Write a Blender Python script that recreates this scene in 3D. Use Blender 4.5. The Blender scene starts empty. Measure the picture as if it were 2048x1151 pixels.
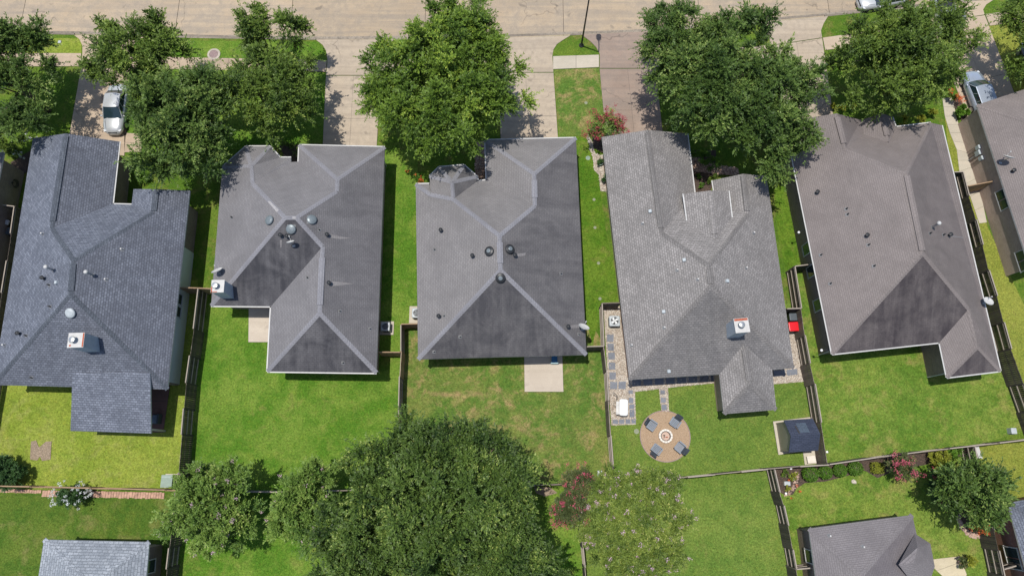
import bpy, math, random
import numpy as np
from mathutils import Vector, Matrix
from mathutils.bvhtree import BVHTree
R = math.radians
rnd = random.Random(7)
scene = bpy.context.scene
COL = scene.collection

# ---------------------------------------------------------------- camera, sky, sun, exposure
CAM_H, TILT, FPX, W0, H0 = 54.0, R(14.6), 1365.3, 2048.0, 1151.0
cam_data = bpy.data.cameras.new('camera'); cam_data.sensor_width = 36.0
cam_data.lens = 36.0 * FPX / W0; cam_data.clip_start = 0.5; cam_data.clip_end = 2000.0
cam = bpy.data.objects.new('camera', cam_data); COL.objects.link(cam)
cam.location = (0, 0, CAM_H); cam.rotation_euler = (TILT, 0, 0)
scene.camera = cam
SUNV = Vector((-0.158, 0.065, 1.0)).normalized()       # towards the sun
world = bpy.data.worlds.new('World'); scene.world = world; world.use_nodes = True
wn = world.node_tree.nodes; bg = wn['Background']
sky = wn.new('ShaderNodeTexSky'); sky.sky_type = 'NISHITA'; sky.sun_disc = False
sky.sun_elevation = math.asin(SUNV.z); sky.sun_rotation = math.atan2(SUNV.x, SUNV.y)
world.node_tree.links.new(sky.outputs[0], bg.inputs[0]); bg.inputs[1].default_value = 0.12
sun_d = bpy.data.lights.new('sun', 'SUN'); sun_d.energy = 3.85; sun_d.angle = R(0.5); sun_d.color = (1.0, 0.95, 0.87)
sun = bpy.data.objects.new('sun', sun_d); COL.objects.link(sun)
sun.rotation_euler = (-SUNV).to_track_quat('-Z', 'Y').to_euler(); sun.location = (0, 0, 80)
vs = scene.view_settings
vs.view_transform = 'Standard'; vs.look = 'None'; vs.gamma = 1.0; vs.use_curve_mapping = False
vs.exposure = 0.15

# ---------------------------------------------------------------- geometry helpers
def ray(px, py):
    u, v = (px - W0 / 2) / FPX, (py - H0 / 2) / FPX
    c, s = math.cos(TILT), math.sin(TILT)
    return Vector((u, -v * c + s, -v * s - c))
def P(px, py, z=0.0):                                   # where the ray through a photo pixel meets height z
    d = ray(px, py); t = (CAM_H - z) / -d.z
    return Vector((d.x * t, d.y * t, z))

class G:
    def __init__(s): s.V = []; s.F = []; s.M = []
    def add(s, V, F, m=0):
        b = len(s.V); s.V += [tuple(v) for v in V]; s.F += [tuple(i + b for i in f) for f in F]; s.M += [m] * len(F)
        return s
    def box(s, c, d, rot=0.0, m=0, taper=1.0, sx=0.0):
        x, y, z = d[0] / 2, d[1] / 2, d[2] / 2; V = []
        for k in (-1, 1):
            t = taper if k > 0 else 1.0
            for a, b in ((-1, -1), (1, -1), (1, 1), (-1, 1)):
                px, py = a * x * t, b * y * t + (sx if k > 0 else 0)
                V.append((c[0] + px * math.cos(rot) - py * math.sin(rot), c[1] + px * math.sin(rot) + py * math.cos(rot), c[2] + k * z))
        return s.add(V, [(3, 2, 1, 0), (4, 5, 6, 7), (0, 1, 5, 4), (1, 2, 6, 5), (2, 3, 7, 6), (3, 0, 4, 7)], m)
    def rbox(s, c, d, r=0.05, rot=0.0, m=0, n=3):        # box with rounded upright edges and softened top rim
        x, y, z = d[0] / 2, d[1] / 2, d[2] / 2; pts = []
        for cx, cy, a0 in ((x - r, y - r, 0), (-x + r, y - r, 90), (-x + r, -y + r, 180), (x - r, -y + r, 270)):
            for k in range(n + 1):
                a = R(a0 + 90 * k / n); pts.append((cx, cy, math.cos(a) * r, math.sin(a) * r))
        V = []; N = len(pts); e = min(r * .6, z * .6)
        for zz, f in ((-z, 1.0), (z - e, 1.0), (z - e * .3, .75), (z, .3)):
            for (cx, cy, ox, oy) in pts:
                px, py = cx + ox * f, cy + oy * f
                V.append((c[0] + px * math.cos(rot) - py * math.sin(rot), c[1] + px * math.sin(rot) + py * math.cos(rot), c[2] + zz))
        F = [tuple(range(N - 1, -1, -1)), tuple(range(3 * N, 4 * N))]
        for k in range(3):
            for i in range(N): j = (i + 1) % N; F.append((k * N + i, k * N + j, (k + 1) * N + j, (k + 1) * N + i))
        return s.add(V, F, m)
    def prism(s, poly, z0, z1, m=0, zs=None, inset=0.0):
        n = len(poly); V = [(p[0], p[1], z0) for p in poly]
        V += [(p[0], p[1], (zs[i] if zs else z1)) for i, p in enumerate(poly)]
        F = [tuple(range(n - 1, -1, -1)), tuple(range(n, 2 * n))] + [(i, (i + 1) % n, n + (i + 1) % n, n + i) for i in range(n)]
        if area2(poly) < 0: F = [f[::-1] for f in F]
        return s.add(V, F, m)
    def lathe(s, c, prof, n=20, m=0, axis=None):          # prof: (radius, height)
        Q = Vector((0, 0, 1)).rotation_difference(Vector(axis).normalized()) if axis is not None else None
        V = []
        for r, h in prof:
            for k in range(n):
                a = 2 * math.pi * k / n; p = Vector((r * math.cos(a), r * math.sin(a), h))
                if Q: p = Q @ p
                V.append((c[0] + p.x, c[1] + p.y, c[2] + p.z))
        F = []
        for j in range(len(prof) - 1):
            for k in range(n): q = (k + 1) % n; F.append((j * n + k, j * n + q, (j + 1) * n + q, (j + 1) * n + k))
        F.append(tuple(range(n - 1, -1, -1))); F.append(tuple((len(prof) - 1) * n + k for k in range(n)))
        return s.add(V, F, m)
    def tube(s, pts, rad, n=7, m=0):
        V = []; pts = [Vector(p) for p in pts]; K = len(pts)
        for i, p in enumerate(pts):
            d = (pts[min(i + 1, K - 1)] - pts[max(i - 1, 0)]).normalized()
            a = d.cross(Vector((0, 0, 1)) if abs(d.z) < .9 else Vector((1, 0, 0))).normalized(); b = d.cross(a)
            r = rad[i] if hasattr(rad, '__len__') else rad
            for k in range(n): t = 2 * math.pi * k / n; V.append(p + a * (r * math.cos(t)) + b * (r * math.sin(t)))
        F = [(i * n + k, i * n + (k + 1) % n, (i + 1) * n + (k + 1) % n, (i + 1) * n + k) for i in range(K - 1) for k in range(n)]
        F.append(tuple(range(n - 1, -1, -1))); F.append(tuple((K - 1) * n + k for k in range(n)))
        return s.add(V, F, m)

def area2(p): return sum(p[i][0] * p[(i + 1) % len(p)][1] - p[(i + 1) % len(p)][0] * p[i][1] for i in range(len(p)))
def newell(pts):
    n = Vector((0, 0, 0))
    for i in range(len(pts)):
        a, b = Vector(pts[i]), Vector(pts[(i + 1) % len(pts)])
        n += Vector(((a.y - b.y) * (a.z + b.z), (a.z - b.z) * (a.x + b.x), (a.x - b.x) * (a.y + b.y)))
    return n.normalized() if n.length > 1e-12 else Vector((0, 0, 1))

WM = {}                                                  # world matrix of every empty and part
def meta(o, label=None, cat=None, group=None, kind=None):
    if label: o['label'] = label
    if cat: o['category'] = cat
    if group: o['group'] = group
    if kind: o['kind'] = kind
    return o
def thing(name, label, cat, loc=(0, 0, 0), rot=0.0, group=None):
    o = bpy.data.objects.new(name, None); COL.objects.link(o); o.empty_display_size = .3
    o.location = loc; o.rotation_euler = (0, 0, rot)
    WM[o.name] = Matrix.Translation(Vector(loc)) @ Matrix.Rotation(rot, 4, 'Z')
    return meta(o, label, cat, group)
def mk(name, g, mats, parent=None, local=False, smooth=False, uv=False, kind=None, label=None, cat=None, group=None, origin=None, V=None, F=None):
    V = g.V; F = g.F; M = g.M
    if not isinstance(mats, (list, tuple)): mats = [mats]
    mw = Matrix.Identity(4)
    if parent is not None: mw = WM[parent.name]
    elif origin is not None: mw = Matrix.Translation(Vector(origin))
    elif cat or kind != 'structure':
        if V and not local:
            xs = [v[0] for v in V]; ys = [v[1] for v in V]; zs = [v[2] for v in V]
            mw = Matrix.Translation(Vector(((min(xs) + max(xs)) / 2, (min(ys) + max(ys)) / 2, min(zs))))
    me = bpy.data.meshes.new(name)
    if uv:
        uvs = []
        for f in F:
            pts = [Vector(V[i]) for i in f]; n = newell(pts)
            h = Vector((0, 0, 1)).cross(n)
            if h.length < .05: h = Vector((1, 0, 0))
            h.normalize(); up = n.cross(h)
            uvs += [(p.dot(h), p.dot(up)) for p in pts]
    if not local:
        inv = mw.inverted(); V = [tuple(inv @ Vector(v)) for v in V]
    me.from_pydata(V, [], F)
    if uv:
        l = me.uv_layers.new(name='UVMap'); l.data.foreach_set('uv', [c for q in uvs for c in q])
    for m in mats: me.materials.append(m)
    if len(mats) > 1: me.polygons.foreach_set('material_index', M)
    if smooth: me.polygons.foreach_set('use_smooth', [True] * len(F))
    me.update()
    o = bpy.data.objects.new(name, me); COL.objects.link(o)
    if parent is not None: o.parent = parent; WM[o.name] = mw
    else: o.matrix_world = mw; WM[o.name] = mw
    return meta(o, label, cat, group, kind)
def copy_tree(o, parent=None):
    c = o.copy(); COL.objects.link(c)
    if parent is not None: c.parent = parent
    for ch in [x for x in bpy.data.objects if x.parent == o]: copy_tree(ch, c)
    return c

# ---------------------------------------------------------------- material helpers
def newmat(name):
    m = bpy.data.materials.new(name); m.use_nodes = True
    return m, m.node_tree, m.node_tree.nodes['Principled BSDF']
class NT:
    def __init__(s, nt): s.nt = nt
    def n(s, t, **k):
        o = s.nt.nodes.new(t)
        for a, b in k.items():
            if a.startswith('_'): o.inputs[a[1:].replace('_', ' ')].default_value = b
            else: setattr(o, a, b)
        return o
    def l(s, a, b): s.nt.links.new(a, b)
    def pos(s): return s.n('ShaderNodeNewGeometry').outputs['Position']
    def noise(s, vec, scale, detail=3.0, rough=.55, dist=0.0, w=0.0):
        if w:
            ad = s.n('ShaderNodeVectorMath', operation='ADD'); s.l(vec, ad.inputs[0]); ad.inputs[1].default_value = (w * 13.1, w * 7.7, w); vec = ad.outputs[0]
        o = s.n('ShaderNodeTexNoise'); s.l(vec, o.inputs['Vector']); o.inputs['Scale'].default_value = scale
        o.inputs['Detail'].default_value = detail; o.inputs['Roughness'].default_value = rough; o.inputs['Distortion'].default_value = dist
        return o.outputs['Fac']
    def ramp(s, f, a, b, lo=0.0, hi=1.0):
        o = s.n('ShaderNodeMapRange'); o.clamp = True; s.l(f, o.inputs[0])
        o.inputs[1].default_value = a; o.inputs[2].default_value = b; o.inputs[3].default_value = lo; o.inputs[4].default_value = hi
        return o.outputs[0]
    def mix(s, f, a, b, mode='MIX'):
        o = s.n('ShaderNodeMix', data_type='RGBA', blend_type=mode)
        for v, i in ((f, 0), (a, 6), (b, 7)):
            if hasattr(v, 'is_linked') or hasattr(v, 'links'): s.l(v, o.inputs[i])
            else: o.inputs[i].default_value = v if i == 0 else (*v, 1.0)[:4]
        return o.outputs[2]
    def math(s, op, a, b=0.0):
        o = s.n('ShaderNodeMath', operation=op)
        for v, i in ((a, 0), (b, 1)):
            if hasattr(v, 'links'): s.l(v, o.inputs[i])
            else: o.inputs[i].default_value = v
        return o.outputs[0]
    def scaled(s, vec, sc):
        o = s.n('ShaderNodeVectorMath', operation='MULTIPLY'); s.l(vec, o.inputs[0]); o.inputs[1].default_value = sc; return o.outputs[0]
    def bump(s, h, bsdf, strength=.3, dist=.02):
        o = s.n('ShaderNodeBump'); s.l(h, o.inputs['Height']); o.inputs['Strength'].default_value = strength; o.inputs['Distance'].default_value = dist
        s.l(o.outputs[0], bsdf.inputs['Normal'])

def mat_plain(name, c, rough=.6, metal=0.0, var=.12, scale=4.0, spec=.4, bump=0.0):
    m, nt, b = newmat(name); t = NT(nt); p = t.n('ShaderNodeTexCoord').outputs['Object']
    f = t.noise(p, scale, 5)
    col = t.mix(t.ramp(f, .3, .7), [x * (1 - var) for x in c], [min(1, x * (1 + var)) for x in c])
    t.l(col, b.inputs['Base Color']); b.inputs['Roughness'].default_value = rough; b.inputs['Metallic'].default_value = metal
    b.inputs['Specular IOR Level'].default_value = spec
    if bump: t.bump(t.noise(p, scale * 8, 4), b, bump, .01)
    return m
def mat_grass(name, a, b2, dry=(.20, .155, .06), dryamt=.3, seed=0.0, patch=.35):
    m, nt, b = newmat(name); t = NT(nt); p = t.pos()
    big = t.noise(p, .22, 4, .6, .6, seed + 1); mid = t.noise(p, 1.1, 5, .62, .4, seed + 2)
    fine = t.noise(p, 7.5, 5, .8, .3, seed + 3); xf = t.noise(p, 28.0, 3, .7, 0, seed + 4)
    col = t.mix(t.ramp(t.math('ADD', t.math('MULTIPLY', big, .55), t.math('MULTIPLY', mid, .45)), .42, .58), a, b2)
    col = t.mix(t.ramp(t.noise(p, .6, 5, .65, .8, seed + 9), .52, .66, 0, .55), col, [x * k for x, k in zip(a, (.72, .82, .8))])
    dm = t.ramp(t.math('ADD', t.math('MULTIPLY', t.noise(p, patch, 6, .68, 1.2, seed + 5), .62), t.math('MULTIPLY', mid, .38)), .56 - .14 * dryamt, .70 - .10 * dryamt)
    dm = t.math('MULTIPLY', dm, min(1.0, .35 + dryamt))
    col = t.mix(dm, col, dry)
    yl = t.ramp(t.noise(p, 3.2, 4, .7, 0, seed + 6), .52, .75, 0, .35)
    col = t.mix(yl, col, [x * k for x, k in zip(b2, (1.5, 1.2, .9))])
    g = t.math('MULTIPLY', t.ramp(fine, .36, .64, .62, 1.40), t.ramp(xf, .38, .62, .66, 1.34))
    hs = t.n('ShaderNodeVectorMath', operation='SCALE'); t.l(col, hs.inputs[0]); t.l(g, hs.inputs['Scale'])
    t.l(hs.outputs[0], b.inputs['Base Color']); b.inputs['Roughness'].default_value = .9; b.inputs['Specular IOR Level'].default_value = .05
    t.bump(t.math('ADD', fine, xf), b, .55, .05)
    return m
def mat_concrete(name, a, b2, stain=(.16, .13, .10), amt=.5, seed=0.0, sc=1.0):
    m, nt, b = newmat(name); t = NT(nt); p = t.pos()
    oi = t.n('ShaderNodeObjectInfo').outputs['Random']
    big = t.noise(p, .35 * sc, 6, .65, .8, seed + 1); mid = t.noise(p, 2.2 * sc, 6, .7, .3, seed + 2); fi = t.noise(p, 22, 4, .7, 0, seed + 3)
    col = t.mix(t.ramp(big, .35, .65), a, b2)
    st = t.ramp(t.math('ADD', t.math('MULTIPLY', big, .4), t.math('MULTIPLY', mid, .6)), .46, .60, 0, amt * .6)
    col = t.mix(st, col, stain)
    str_ = t.ramp(t.noise(t.scaled(p, (.12, 2.2, 1)), .8, 5, .6, .4, seed + 4), .44, .62, 0, amt * .55)
    col = t.mix(str_, col, stain)
    spot = t.ramp(t.noise(p, .9, 2, .5, .3, seed + 6), .66, .72, 0, amt * .6); col = t.mix(spot, col, [x * .6 for x in stain])
    v = t.n('ShaderNodeTexVoronoi', feature='DISTANCE_TO_EDGE'); wv = t.n('ShaderNodeVectorMath', operation='ADD'); nz = t.n('ShaderNodeTexNoise'); nz.inputs['Scale'].default_value = 1.3
    t.l(p, nz.inputs['Vector']); t.l(p, wv.inputs[0]); t.l(nz.outputs['Color'], wv.inputs[1]); t.l(wv.outputs[0], v.inputs['Vector']); v.inputs['Scale'].default_value = .16
    ck = t.math('MULTIPLY', t.ramp(v.outputs['Distance'], .002, .009, 1, 0), t.ramp(t.noise(p, .25, 2, .5, 0, seed + 8),   .5, .6, 0, .45)); col = t.mix(ck, col, [x * .35 for x in stain])
    g = t.math('MULTIPLY', t.ramp(fi, .3, .7, .82, 1.18), t.ramp(oi, 0, 1, .93, 1.05))
    hs = t.n('ShaderNodeVectorMath', operation='SCALE'); t.l(col, hs.inputs[0]); t.l(g, hs.inputs['Scale'])
    t.l(hs.outputs[0], b.inputs['Base Color']); b.inputs['Roughness'].default_value = .85; b.inputs['Specular IOR Level'].default_value = .25
    t.bump(fi, b, .2, .01)
    return m
def mat_shingle(name, a, b2, tab=.5, algae_shade=(.035, .035, .042), bw=.34, row=.15, seed=0.0, speck=.25):
    m, nt, b = newmat(name); t = NT(nt)
    uv = t.n('ShaderNodeUVMap').outputs['UV']; p = t.pos()
    br = t.n('ShaderNodeTexBrick'); t.l(uv, br.inputs['Vector']); br.offset = .5; br.squash = 1.0
    br.inputs['Scale'].default_value = 1.0; br.inputs['Brick Width'].default_value = bw; br.inputs['Row Height'].default_value = row
    br.inputs['Mortar Size'].default_value = .018; br.inputs['Mortar Smooth'].default_value = .4; br.inputs['Bias'].default_value = -.1
    br.inputs['Color1'].default_value = (*b2, 1); br.inputs['Color2'].default_value = (*a, 1)
    br.inputs['Mortar'].default_value = (*[x * .5 for x in a], 1)
    base = t.mix(tab, [(x + y) / 2 for x, y in zip(a, b2)], br.outputs['Color'])
    big = t.noise(p, .45, 5, .65, .5, seed + 1); fi = t.noise(uv, 14.0, 3, .7, 0, seed + 2); cl = t.noise(uv, 3.2, 2, .5, 0, seed + 5)
    base = t.mix(t.ramp(big, .38, .62, 0, .5), base, [x * .74 for x in a])
    rows = t.n('ShaderNodeTexWave', wave_type='BANDS', bands_direction='Y', wave_profile='SAW'); t.l(t.scaled(uv, (0, 1, 0)), rows.inputs['Vector']); rows.inputs['Scale'].default_value = 2 * math.pi / (20 * row); rows.inputs['Distortion'].default_value = .25
    base = t.mix(t.ramp(rows.outputs['Fac'], .70, 1.0, 0, .30), base, [x * .45 for x in a])
    at = t.n('ShaderNodeAttribute', attribute_name='algae_shade').outputs['Fac']
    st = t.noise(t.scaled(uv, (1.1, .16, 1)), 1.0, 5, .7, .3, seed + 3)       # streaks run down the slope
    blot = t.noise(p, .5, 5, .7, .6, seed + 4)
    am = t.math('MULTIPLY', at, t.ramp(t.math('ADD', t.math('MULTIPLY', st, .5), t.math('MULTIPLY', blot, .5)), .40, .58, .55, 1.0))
    base = t.mix(am, base, algae_shade)  # algae streaks and painted slope shade darken the shingle colour together
    g = t.math('MULTIPLY', t.ramp(fi, .36, .64, 1 - speck, 1 + speck), t.ramp(cl, .38, .62, 1 - speck * .2, 1 + speck * .2))
    hs = t.n('ShaderNodeVectorMath', operation='SCALE'); t.l(base, hs.inputs[0]); t.l(g, hs.inputs['Scale'])
    t.l(hs.outputs[0], b.inputs['Base Color']); b.inputs['Roughness'].default_value = .8; b.inputs['Specular IOR Level'].default_value = .35
    t.bump(t.math('ADD', t.math('MULTIPLY', br.outputs['Fac'], -1.0), t.math('MULTIPLY', fi, .6)), b, .5, .012)
    return m
def mat_brick(name, a, b2, mortar=(.35, .32, .28)):
    m, nt, b = newmat(name); t = NT(nt); uv = t.n('ShaderNodeUVMap').outputs['UV']
    br = t.n('ShaderNodeTexBrick'); t.l(uv, br.inputs['Vector']); br.inputs['Scale'].default_value = 1.0
    br.inputs['Brick Width'].default_value = .21; br.inputs['Row Height'].default_value = .075; br.inputs['Mortar Size'].default_value = .008
    br.inputs['Color1'].default_value = (*a, 1); br.inputs['Color2'].default_value = (*b2, 1); br.inputs['Mortar'].default_value = (*mortar, 1)
    c = t.mix(t.ramp(t.noise(t.pos(), 1.5, 4), .35, .7, 0, .35), br.outputs['Color'], [x * .6 for x in a])
    t.l(c, b.inputs['Base Color']); b.inputs['Roughness'].default_value = .9
    t.bump(br.outputs['Fac'], b, -.4, .01)
    return m
def mat_siding(name, c):
    m, nt, b = newmat(name); t = NT(nt); uv = t.n('ShaderNodeUVMap').outputs['UV']
    w = t.n('ShaderNodeTexWave', wave_type='BANDS', bands_direction='Y', wave_profile='SAW'); t.l(uv, w.inputs['Vector']); w.inputs['Scale'].default_value = 1.6
    col = t.mix(t.ramp(t.noise(t.pos(), 1.2, 4), .3, .7, 0, .3), c, [x * .8 for x in c]); t.l(col, b.inputs['Base Color'])
    b.inputs['Roughness'].default_value = .6; t.bump(w.outputs['Fac'], b, .4, .02)
    return m
def mat_wood(name, a, b2, rough=.85):
    m, nt, b = newmat(name); t = NT(nt); p = t.pos()
    isl = t.n('ShaderNodeNewGeometry').outputs['Random Per Island']
    gr = t.noise(t.scaled(p, (9, 9, 1.2)), 2.0, 5, .7)
    col = t.mix(t.ramp(isl, 0, 1), a, b2); col = t.mix(t.ramp(gr, .35, .7, 0, .5), col, [x * .55 for x in a])
    col = t.mix(t.ramp(t.noise(p, .8, 3), .5, .75, 0, .35), col, [x * .6 for x in b2])
    t.l(col, b.inputs['Base Color']); b.inputs['Roughness'].default_value = rough; b.inputs['Specular IOR Level'].default_value = .2
    t.bump(gr, b, .3, .01)
    return m
def mat_leaf(name, dark, light, tip=None, trans=.25):
    m, nt, b = newmat(name); t = NT(nt)
    isl = t.n('ShaderNodeNewGeometry').outputs['Random Per Island']
    tone = t.n('ShaderNodeAttribute', attribute_name='tone').outputs['Fac']
    f = t.math('ADD', t.math('MULTIPLY', isl, .42), t.math('MULTIPLY', tone, .58))
    col = t.mix(t.ramp(f, .15, .85), dark, light)
    if tip: col = t.mix(t.ramp(f, .78, .95, 0, .8), col, tip)
    t.l(col, b.inputs['Base Color']); b.inputs['Roughness'].default_value = .5; b.inputs['Specular IOR Level'].default_value = .25
    tr = t.n('ShaderNodeBsdfTranslucent'); c2 = t.mix(.5, col, [x * y for x, y in zip(light, (1.5, 1.4, .5))]); t.l(c2, tr.inputs['Color'])
    mx = t.n('ShaderNodeMixShader'); mx.inputs[0].default_value = trans
    t.l(b.outputs[0], mx.inputs[1]); t.l(tr.outputs[0], mx.inputs[2]); t.l(mx.outputs[0], nt.nodes['Material Output'].inputs['Surface'])
    return m
def mat_speckle(name, cols, scale=9.0, rough=.8, dirt=.4):
    m, nt, b = newmat(name); t = NT(nt); p = t.pos()
    v = t.n('ShaderNodeTexVoronoi'); t.l(p, v.inputs['Vector']); v.inputs['Scale'].default_value = scale
    cr = t.n('ShaderNodeValToRGB'); cr.color_ramp.interpolation = 'CONSTANT'
    sep = t.n('ShaderNodeSeparateColor'); t.l(v.outputs['Color'], sep.inputs[0]); t.l(sep.outputs[0], cr.inputs[0])
    els = cr.color_ramp.elements
    while len(els) < len(cols): els.new(.5)
    for i, c in enumerate(cols): els[i].position = i / len(cols); els[i].color = (*c, 1)
    col = t.mix(t.ramp(v.outputs['Distance'], .3, .6, 0, .6), cr.outputs[0], [x * .35 for x in cols[0]])
    col = t.mix(t.ramp(t.noise(p, .9, 4), .45, .7, 0, dirt), col, [x * .6 for x in cols[0]])
    t.l(col, b.inputs['Base Color']); b.inputs['Roughness'].default_value = rough
    t.bump(v.outputs['Distance'], b, -.5, .03)
    return m
def mat_glass(name, c=(.02, .03, .035), rough=.06):
    m, nt, b = newmat(name); b.inputs['Base Color'].default_value = (*c, 1); b.inputs['Roughness'].default_value = rough
    b.inputs['Specular IOR Level'].default_value = .8
    return m
def mat_paint(name, c, metal=.3):
    m, nt, b = newmat(name); t = NT(nt); p = t.n('ShaderNodeTexCoord').outputs['Object']
    col = t.mix(t.ramp(t.noise(p, 3, 4), .4, .7, 0, .15), c, [x * .8 for x in c]); t.l(col, b.inputs['Base Color'])
    b.inputs['Roughness'].default_value = .3; b.inputs['Metallic'].default_value = metal; b.inputs['Coat Weight'].default_value = .6; b.inputs['Coat Roughness'].default_value = .08
    return m

M = {}
M['grass_front'] = mat_grass('grass_front', (.068, .135, .016), (.110, .170, .024), dryamt=.35, seed=1)
M['grass_lime'] = mat_grass('grass_lime', (.165, .225, .030), (.220, .265, .045), dry=(.26, .24, .10), dryamt=.15, seed=2)
M['grass_mid'] = mat_grass('grass_mid', (.070, .158, .016), (.140, .215, .034), dryamt=.12, seed=3)
M['grass_dry'] = mat_grass('grass_dry', (.080, .150, .026), (.150, .180, .045), dry=(.34, .225, .12), dryamt=.45, seed=4, patch=.5)
M['grass_neat'] = mat_grass('grass_neat', (.094, .160, .028), (.142, .200, .040), dryamt=.05, seed=5)
M['grass_warm'] = mat_grass('grass_warm', (.086, .160, .022), (.158, .215, .040), dry=(.26, .21, .08), dryamt=.25, seed=6)
M['grass_deep'] = mat_grass('grass_deep', (.055, .112, .016), (.098, .145, .024), dry=(.20, .18, .07), dryamt=.3, seed=7)
M['grass_vivid'] = mat_grass('grass_vivid', (.062, .138, .012), (.105, .175, .020), dryamt=.2, seed=8)
M['grass_yellow'] = mat_grass('grass_yellow', (.175, .205, .035), (.215, .235, .045), dryamt=.1, seed=9)
M['road'] = mat_concrete('road_concrete', (.380, .298, .208), (.435, .348, .248), stain=(.26, .225, .185), amt=1.0, seed=1, sc=.6)
M['tar'] = mat_plain('tar_joint', (.07, .06, .055), .8)
M['drive_pink'] = mat_concrete('drive_pink', (.405, .318, .232), (.46, .37, .272), stain=(.24, .18, .14), amt=.5, seed=2)
M['drive_pale'] = mat_concrete('drive_pale', (.40, .330, .250), (.45, .38, .295), stain=(.25, .21, .17), amt=.7, seed=3)
M['drive_old'] = mat_concrete('drive_old', (.27, .205, .165), (.33, .255, .205), stain=(.19, .16, .14), amt=.7, seed=4)
M['drive_warm'] = mat_concrete('drive_warm', (.39, .31, .23), (.45, .37, .28), stain=(.33, .26, .19), amt=.35, seed=5)
M['walk'] = mat_concrete('walk_concrete', (.44, .39, .31), (.50, .45, .37), stain=(.32, .31, .25), amt=.4, seed=6)
M['patio'] = mat_concrete('patio_concrete', (.46, .40, .33), (.54, .48, .40), stain=(.33, .28, .23), amt=.4, seed=7)
M['patio_red'] = mat_concrete('patio_red', (.16, .085, .07), (.21, .12, .10), stain=(.1, .06, .05), amt=.4, seed=8)
M['deck_tan'] = mat_concrete('deck_tan', (.48, .42, .28), (.56, .49, .35), stain=(.3, .25, .17), amt=.4, seed=9)
M['kerb'] = mat_concrete('kerb_concrete', (.27, .235, .19), (.34, .295, .24), stain=(.13, .11, .09), amt=1.2, seed=10, sc=3)
M['shingle_blue'] = mat_shingle('shingle_blue', (.104, .118, .152), (.188, .208, .256), tab=.95, bw=.27, row=.17, seed=1)
M['shingle_slate'] = mat_shingle('shingle_slate', (.172, .167, .175), (.218, .212, .220), tab=.5, seed=2, bw=.30, row=.145, speck=.12)
M['cap_pale'] = mat_shingle('cap_pale', (.205, .205, .228), (.255, .255, .278), tab=.4, seed=20, speck=.08)
M['cap_blue'] = mat_shingle('cap_blue', (.062, .074, .096), (.115, .132, .160), tab=.8, seed=21)
M['cap_grey'] = mat_shingle('cap_grey', (.155, .147, .144), (.225, .214, .209), tab=.8, seed=22)
M['shingle_taupe'] = mat_shingle('shingle_taupe', (.182, .174, .176), (.232, .222, .222), tab=.5, seed=3, bw=.30, row=.145, speck=.12)
M['shingle_grey'] = mat_shingle('shingle_grey', (.195, .185, .180), (.300, .283, .276), tab=.8, bw=.27, row=.17, algae_shade=(.07, .07, .075), seed=4)
M['shingle_brown'] = mat_shingle('shingle_brown', (.188, .164, .158), (.232, .203, .195), tab=.4, seed=5, bw=.30, row=.145, algae_shade=(.045, .038, .042), speck=.12)
M['shingle_pale'] = mat_shingle('shingle_pale', (.20, .225, .26), (.36, .39, .43), tab=.9, bw=.36, row=.2, seed=6)
M['shingle_dusk'] = mat_shingle('shingle_dusk', (.172, .158, .165), (.216, .20, .205), tab=.4, seed=7, bw=.3, row=.145, algae_shade=(.06, .05, .06), speck=.12)
M['shingle_navy'] = mat_shingle('shingle_navy', (.035, .045, .075), (.060, .072, .11), tab=.7, seed=8)
M['brick_tan'] = mat_brick('brick_tan', (.46, .34, .28), (.36, .26, .215), mortar=(.5, .45, .4))
M['brick_red'] = mat_brick('brick_red', (.30, .10, .065), (.20, .075, .05))
M['brick_brown'] = mat_brick('brick_brown', (.25, .18, .14), (.17, .12, .10))
M['siding_pale'] = mat_siding('siding_pale', (.62, .66, .62))
M['siding_tan'] = mat_siding('siding_tan', (.30, .27, .22))
M['white'] = mat_plain('white_trim', (.48, .475, .46), .5, var=.08)
M['offwhite'] = mat_plain('worn_white', (.48, .48, .47), .5, var=.15)
M['soffit'] = mat_plain('soffit', (.38, .36, .33), .7)
M['rust'] = mat_plain('rust', (.36, .085, .04), .8, var=.4, scale=20)
M['chimney_paint'] = mat_plain('chimney_paint', (.36, .41, .46), .5, var=.1)
M['metal'] = mat_plain('galvanised_metal', (.42, .44, .45), .35, .7)
M['dark_metal'] = mat_plain('dark_metal', (.035, .037, .04), .45, .3)
M['black'] = mat_plain('black_plastic', (.015, .015, .017), .5)
M['dome_grey'] = mat_plain('dome_grey', (.17, .20, .215), .4, .2, var=.12)
M['flashing'] = mat_plain('lead_flashing', (.17, .175, .185), .6, .1)
M['glass'] = mat_glass('window_glass', (.03, .045, .05))
M['wood_grey'] = mat_wood('wood_weathered', (.115, .100, .082), (.065, .058, .050))
M['wood_mid'] = mat_wood('wood_mid', (.22, .18, .15), (.14, .115, .10))
M['wood_new'] = mat_wood('wood_new', (.42, .29, .18), (.30, .20, .125))
M['wood_rail'] = mat_wood('wood_rail', (.42, .37, .31), (.30, .26, .22))
M['bark'] = mat_plain('bark', (.13, .10, .075), .9, var=.4, scale=9, bump=.6)
M['bark_pale'] = mat_plain('bark_pale', (.34, .27, .20), .8, var=.3, scale=6, bump=.4)
M['leaf_oak'] = mat_leaf('leaf_oak', (0.014, 0.036, 0.009), (0.118, 0.192, 0.036), tip=(0.36, 0.42, 0.11), trans=0.08)
M['leaf_elm'] = mat_leaf('leaf_elm', (0.022, 0.052, 0.011), (0.165, 0.25, 0.04), tip=(0.38, 0.44, 0.1), trans=0.12)
M['leaf_lime'] = mat_leaf('leaf_lime', (0.028, 0.068, 0.011), (0.185, 0.29, 0.036), tip=(0.4, 0.47, 0.07), trans=0.12)
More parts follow.
